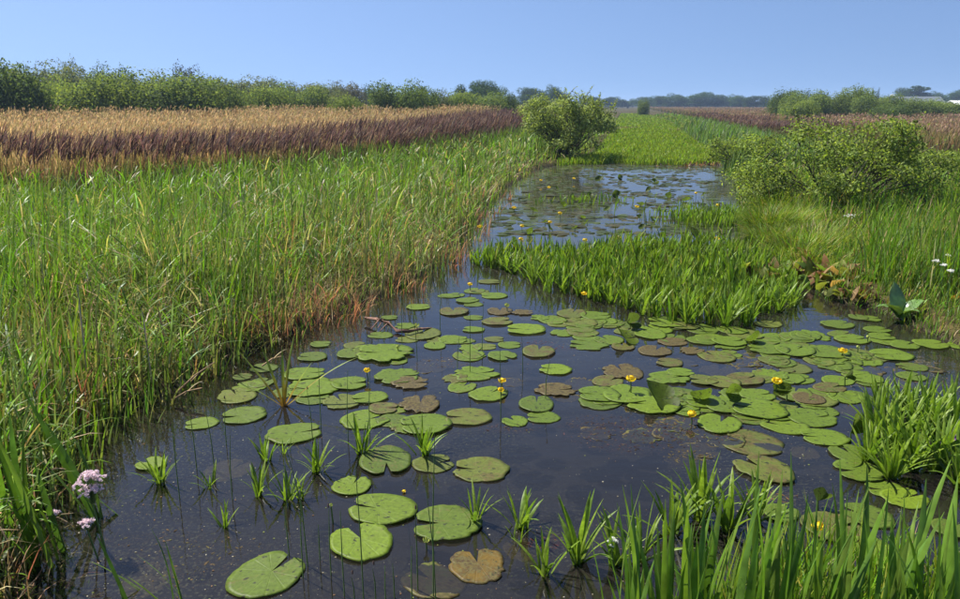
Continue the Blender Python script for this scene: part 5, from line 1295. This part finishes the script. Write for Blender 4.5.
def floret_mesh(mat):
    V = []; Q = []
    for k in range(5):
        a = k * 2 * PI / 5; c, s = math.cos(a), math.sin(a); n = len(V)
        V += [(0, 0, 0), (0.6 * c - 0.35 * s, 0.6 * s + 0.35 * c, 0.2), (c, s, 0.3), (0.6 * c + 0.35 * s, 0.6 * s - 0.35 * c, 0.2)]; Q.append((n, n + 1, n + 2, n + 3))
    return V, Q
def umbel(name, label, u, v, z, wpx, dome, nf, mat, stem_to=0.0, cat='flower', group=None, fl=0.0075, yd=None):
    c = Vector(aty(u, v, yd)) if yd else Vector(at(u, v, z)); R = wpx * mpp(c) / 2; rs = np.random.default_rng(int(u))
    t = thing(name, label, cat, (c.x, c.y, 0), 0, group); zc = c.z
    FV, FQ = floret_mesh(mat); parts = []; st_ = []
    for k in range(nf):
        a = 2.39996 * k; q = math.sqrt((k + 0.5) / nf); h = dome * R * (1 - q * q) + rs.normal(0, 0.06) * R
        g = k % 7; ga = g * 1.05 + 0.3 * math.sin(u + g); gr = 0.0 if g == 6 else 0.62 * (0.8 + 0.3 * math.sin(3 * g + u)); qq = 0.40 * q
        x, y = R * (gr * math.cos(ga) + qq * math.cos(a)), R * (gr * math.sin(ga) + qq * math.sin(a)); s = fl * rs.uniform(0.7, 1.2)
        h = dome * R * (1 - gr * gr * 1.1 + 0.30 * (1 - q * q) + 0.12 * math.sin(5 * g + u)) + rs.normal(0, 0.05) * R
        rx = rs.uniform(0, 6.3); parts.append(([(x + s * (p_[0] * math.cos(rx) - p_[1] * math.sin(rx)), y + s * (p_[0] * math.sin(rx) + p_[1] * math.cos(rx)), zc + h + s * p_[2] + s * 0.5 * rs.normal()) for p_ in FV], FQ))
        if k % 5 == 0: st_.append(tube([(0, 0, zc - R * 0.9), (x * 0.6, y * 0.6, zc - R * 0.2), (x, y, zc + h)], [0.0016, 0.0013, 0.001], 3))
    V, Q = join(parts); e = obj('flower_head', mesh_np('flower_head', V, Q, mat=mat, smooth_shade=False), t); e['kind'] = 'stuff'
    st_.append(tube([(0.03, 0.01, -0.05), (0.01, 0, zc * 0.5), (0, 0, zc - R * 0.85)], [0.0045, 0.004, 0.003], 6))
    V, Q = join(st_); obj('stem', mesh_np('stem', V, Q, mat=M_STEM), t)
umbel('pink_flower', 'large pale pink domed flower head at the bottom left', 90, 487, 0.5, 31, 0.75, 190, M_PINK, yd=3.1)
umbel('pink_flower', 'lower pale pink flower tier right under the large domed head', 91, 494, 0.4, 27, 0.4, 110, M_PINK, yd=3.08)
umbel('pink_flower', 'small pink flower head below the large domed one', 87, 525, 0.3, 15, 0.5, 50, M_PINK, yd=3.02)
umbel('pink_flower', 'small pale pink flower head left of the large domed one', 54, 515, 0.3, 11, 0.5, 34, M_PINK, yd=3.1)
for i, (u, v, w, lb) in enumerate([(850, 218, 15, 'flat white flower head on the right bank below the willow shrub'), (936, 262, 8, 'small white flower among the right bank reeds, left of a cluster'), (944, 266, 7, 'tiny white flower among the right bank reeds, middle of a cluster'),
                                   (951, 272, 8, 'tiny white flower among the right bank reeds, right end of a cluster'), (948, 256, 6, 'tiny white flower highest among the right bank reeds')]):
    umbel('white_flower', lb, u, v, 0.5, w, 0.35, 20, M_WHITE, fl=0.010, group='white flowers on the right bank')
umbel('white_flower', 'pale greenish white flower spike left of the foreground leaves', 612, 548, 0.14, 12, 1.4, 24, M_WHITE, fl=0.006)
umbel('purple_flower', 'purple flower at the right picture edge above the rosettes', 957, 440, 0.2, 9, 0.6, 30, M_PURPLE, fl=0.010)

# broad leaved plants on the right bank
def broad_leaf(L, W, curl, c, seed, mat=None):
    rs = np.random.default_rng(seed); V = []; C = []; n = 8; x = z = 0.0; th = 0.25
    for i in range(n + 1):
        t = i / n; w = 0.5 * W * math.sin(PI * (0.06 + 0.94 * t) ** 0.8) ** 0.9 + 0.002
        for j in (-1, -0.5, 0, 0.5, 1):
            V.append((x + 0.18 * abs(j) * w, j * w, z + 0.22 * abs(j) * w + rs.normal(0, 0.004))); C.append(np.array(c) * rs.uniform(0.8, 1.2))
        th += curl / n; x += math.sin(th) * L / n; z += math.cos(th) * L / n
    Q = [(i * 5 + j, (i + 1) * 5 + j, (i + 1) * 5 + j + 1, i * 5 + j + 1) for i in range(n) for j in range(4)]
    return mesh_np('leaf', V, Q, col=np.array(C), mat=mat or M_NEARLEAF)
def dock(u, v, n, label, cols, Lr, seed, spread=0.25, name='dock_plant', curl=(0.5, 1.8), group=None):
    p = at(u, v, 0.05); rs = np.random.default_rng(seed); t = thing(name, label, 'plant', p, 0, group)
    for k in range(n):
        c = cols[rs.integers(len(cols))]; a = rs.uniform(0, 6.3)
        obj('leaf', broad_leaf(rs.uniform(*Lr), rs.uniform(0.28, 0.42) * Lr[1], rs.uniform(*curl), c, seed + k), t, (rs.normal(0, spread), rs.normal(0, spread * 0.6), 0), (rs.normal(0, 0.2), rs.normal(0, 0.2), a))
BR = [(0.26, 0.14, 0.06), (0.34, 0.22, 0.10), (0.15, 0.18, 0.04), (0.11, 0.06, 0.035), (0.22, 0.25, 0.06), (0.10, 0.17, 0.03), (0.13, 0.21, 0.04)]
dock(808, 279, 90, 'bushy plant with red brown withering leaves at the right end of the green bed', BR, (0.10, 0.28), 60, 0.30)
dock(838, 282, 90, 'withering brown and green broad leaved plant overhanging the right bank', BR, (0.12, 0.32), 61, 0.34)
dock(862, 296, 44, 'low dark broad leaved plant over the water at the right bank', BR, (0.08, 0.18), 62, 0.22)
dock(800, 262, 14, 'green and rusty broad leaved plant behind the withering one', [(0.13, 0.2, 0.04), (0.2, 0.22, 0.05), (0.34, 0.16, 0.06)], (0.18, 0.34), 63, 0.14, curl=(0.2, 1.1))
M_GLOSS = leaf_mat('glossy_leaf', 0.2, 0.16, 0.9)
def arrow_plant():
    p = at(900, 318, 0.02); t = thing('broad_leaved_plant', 'plant with one upright pale glossy leaf at the right bank', 'plant', p)
    for k, (a, L, W, cu, rx) in enumerate([(100, 0.36, 0.17, 0.3, 0.0), (200, 0.3, 0.15, 1.4, 0.1), (10, 0.3, 0.14, 1.2, 0.1), (300, 0.22, 0.12, 1.4, 0.0), (150, 0.26, 0.13, 1.7, 0.0)]):
        o = obj('leaf', broad_leaf(L, W, cu, (0.14, 0.24, 0.06), 90 + k, M_GLOSS), t, (0, 0, 0), (rx, 0, math.radians(a)))
        if k == 0: o['label'] = 'upright leaf gleaming white in the sun'
arrow_plant()
dock(952, 305, 10, 'rusty orange leaved plant at the right picture edge', [(0.45, 0.2, 0.07), (0.34, 0.22, 0.08), (0.2, 0.22, 0.05)], (0.14, 0.26), 66, 0.08)
# fine leaved hummock
def hummock():
    H = Heap(); brs = np.random.default_rng(12)
    SP = [(760 + 36 * brs.random(), 205 + 42 * brs.random(), brs.uniform(0.3, 0.7), int(brs.uniform(300, 900)), brs.uniform(0.35, 0.7)) for _ in range(13)] + [(800 + 150 * brs.random(), 195 + 75 * brs.random(), brs.uniform(0.3, 0.9), int(brs.uniform(250, 800)), brs.uniform(0.3, 0.62)) for _ in range(22)]
    for (u, v, R, n, hh) in SP:
        c_ = at(u, v, 0.1); a = brs.random(n) * 6.3; q = R * np.sqrt(brs.random(n)) * 0.6; x = c_[0] + q * np.cos(a); y = c_[1] + q * np.sin(a)
        tone = brs.uniform(0.75, 1.3); c = tone * pick([(0.19, 0.27, 0.025), (0.13, 0.22, 0.02), (0.28, 0.31, 0.05), (0.36, 0.27, 0.12)], [4, 4, 2, 0.8 + brs.random()], n)
        H.add(*blades(np.stack([x, y, np.full(n, 0.02)], -1), hh * (0.6 + 0.5 * brs.random(n)), PI / 2 - a + brs.normal(0, 0.5, n), np.abs(brs.normal(0.2, 0.2, n)) + 0.25 * q / R, np.abs(brs.normal(0.9, 0.5, n)) + 0.5 * q / R, np.full(n, 0.009), c * 0.7, c, 5, twist=0.7))
    tag(obj('sedge_hummock', H.mesh('sedge_hummock', M_BLADE)), 'fine arching yellow green sedge tussocks on the right bank', kind='stuff')
hummock()

# ------------------------------------------------------------------ floating specks and weed below the surface
def specks():
    V = []; Q = []; C = []; n = 0; srs = np.random.default_rng(21)
    for _ in range(9000):
        y = 2.4 + 7 * srs.random() ** 1.6; x = srs.uniform(-2.4, 4.4)
        if inside(np.array([x]), np.array([y]))[0] < 0.02: continue
        if srs.random() > lump(np.array([x]), np.array([y]), 1.3, 4)[0]: continue
        s = 0.0022 + 0.0045 * srs.random() ** 3; a = srs.uniform(0, 6.3); b = a + PI / 2; e = s * srs.uniform(0.4, 1)
        z = 0.0018
        V += [(x + s * math.cos(a), y + s * math.sin(a), z), (x + e * math.cos(b), y + e * math.sin(b), z + 0.001), (x - s * math.cos(a), y - s * math.sin(a), z), (x - e * math.cos(b), y - e * math.sin(b), z + 0.001)]
        Q.append((n, n + 1, n + 2, n + 3)); n += 4
        c = [(0.30, 0.27, 0.18), (0.2, 0.24, 0.06), (0.45, 0.42, 0.32), (0.22, 0.13, 0.07)][srs.integers(4)]; C += [c] * 4
    tag(obj('floating_specks', mesh_np('floating_specks', V, Q, col=np.array(C), mat=M_DRY)), 'tiny specks of plant debris floating on the dark water', kind='stuff')
specks()
def weed():
    wrs = np.random.default_rng(22); H = Heap()
    for (u, v, w, h, n, cols) in ((640, 440, 130, 30, 1700, [(0.12, 0.065, 0.07), (0.09, 0.055, 0.05), (0.16, 0.12, 0.05)]), (600, 425, 80, 16, 700, [(0.12, 0.07, 0.065), (0.15, 0.1, 0.05)]), (510, 430, 60, 8, 260, [(0.12, 0.07, 0.07), (0.15, 0.1, 0.06)]),
                                  (700, 432, 110, 26, 1300, [(0.24, 0.18, 0.05), (0.2, 0.2, 0.05), (0.14, 0.07, 0.06)]), (660, 425, 60, 7, 300, [(0.24, 0.2, 0.06), (0.3, 0.16, 0.06)]), (735, 360, 80, 12, 500, [(0.3, 0.17, 0.07), (0.2, 0.18, 0.06)]),
                                  (690, 460, 50, 14, 350, [(0.28, 0.2, 0.06), (0.2, 0.16, 0.05)]), (565, 350, 60, 4, 150, [(0.2, 0.08, 0.08)]), (530, 345, 50, 4, 150, [(0.2, 0.09, 0.08)]), (450, 365, 70, 12, 250, [(0.16, 0.1, 0.06)]),
                                  (170, 560, 130, 60, 350, [(0.14, 0.12, 0.04), (0.18, 0.12, 0.06)]), (240, 560, 90, 40, 120, [(0.16, 0.12, 0.06)]), (910, 385, 100, 14, 400, [(0.2, 0.18, 0.05), (0.22, 0.13, 0.06)]), (880, 320, 60, 8, 200, [(0.16, 0.12, 0.05)]), (545, 545, 40, 16, 150, [(0.18, 0.06, 0.06)]), (770, 500, 50, 12, 200, [(0.34, 0.2, 0.07)])):
        k = 0; P = []; n = int(n * 2.4)
        r = np.sqrt(wrs.random(n)); a = wrs.random(n) * 6.3
        for i in range(n): P.append(at(u + w / 2 * r[i] * math.cos(a[i]) * wrs.uniform(0.7, 1.2), v + h / 2 * r[i] * math.sin(a[i]), -0.02))
        n = len(P); P = np.array(P); P[:, 2] = 0.0015 - 0.03 * wrs.random(n)
        c = np.array(cols)[wrs.integers(0, len(cols), n)] * wrs.uniform(0.30, 0.85, (n, 1))
        H.add(*blades(P, 0.008 + 0.030 * wrs.random(n) ** 2, wrs.random(n) * 6.3, np.full(n, PI / 2) + wrs.normal(0, 0.1, n), wrs.normal(0, 0.1, n), 0.004 + 0.009 * wrs.random(n), c, c, 2, 'plume', twist=0.3))
    tag(obj('submerged_weed', H.mesh('submerged_weed', M_DRY)), 'purple brown and rusty weed just under the water surface', kind='stuff')
weed()

# ------------------------------------------------------------------ haze
def haze():
    X, Y0, Y1, Z0, Z1 = 3050, -60, 3050, -1.6, 16.0
    V = [(x, y, z) for z in (Z0, Z1) for x, y in ((-X, Y0), (X, Y0), (X, Y1), (-X, Y1))]
    Q = [(3, 2, 1, 0), (4, 5, 6, 7), (0, 1, 5, 4), (1, 2, 6, 5), (2, 3, 7, 6), (3, 0, 4, 7)]
    m, N, L, out = new_mat('haze')
    v = N.new('ShaderNodeVolumePrincipled'); v.inputs['Color'].default_value = (0.50, 0.68, 1.0, 1); v.inputs['Density'].default_value = 0.00042; v.inputs['Anisotropy'].default_value = 0.0
    L.new(v.outputs[0], out.inputs['Volume'])
    tag(obj('haze', mesh_np('haze', V, Q, mat=m, smooth_shade=False)), 'thin blue summer haze', kind='stuff')
haze()
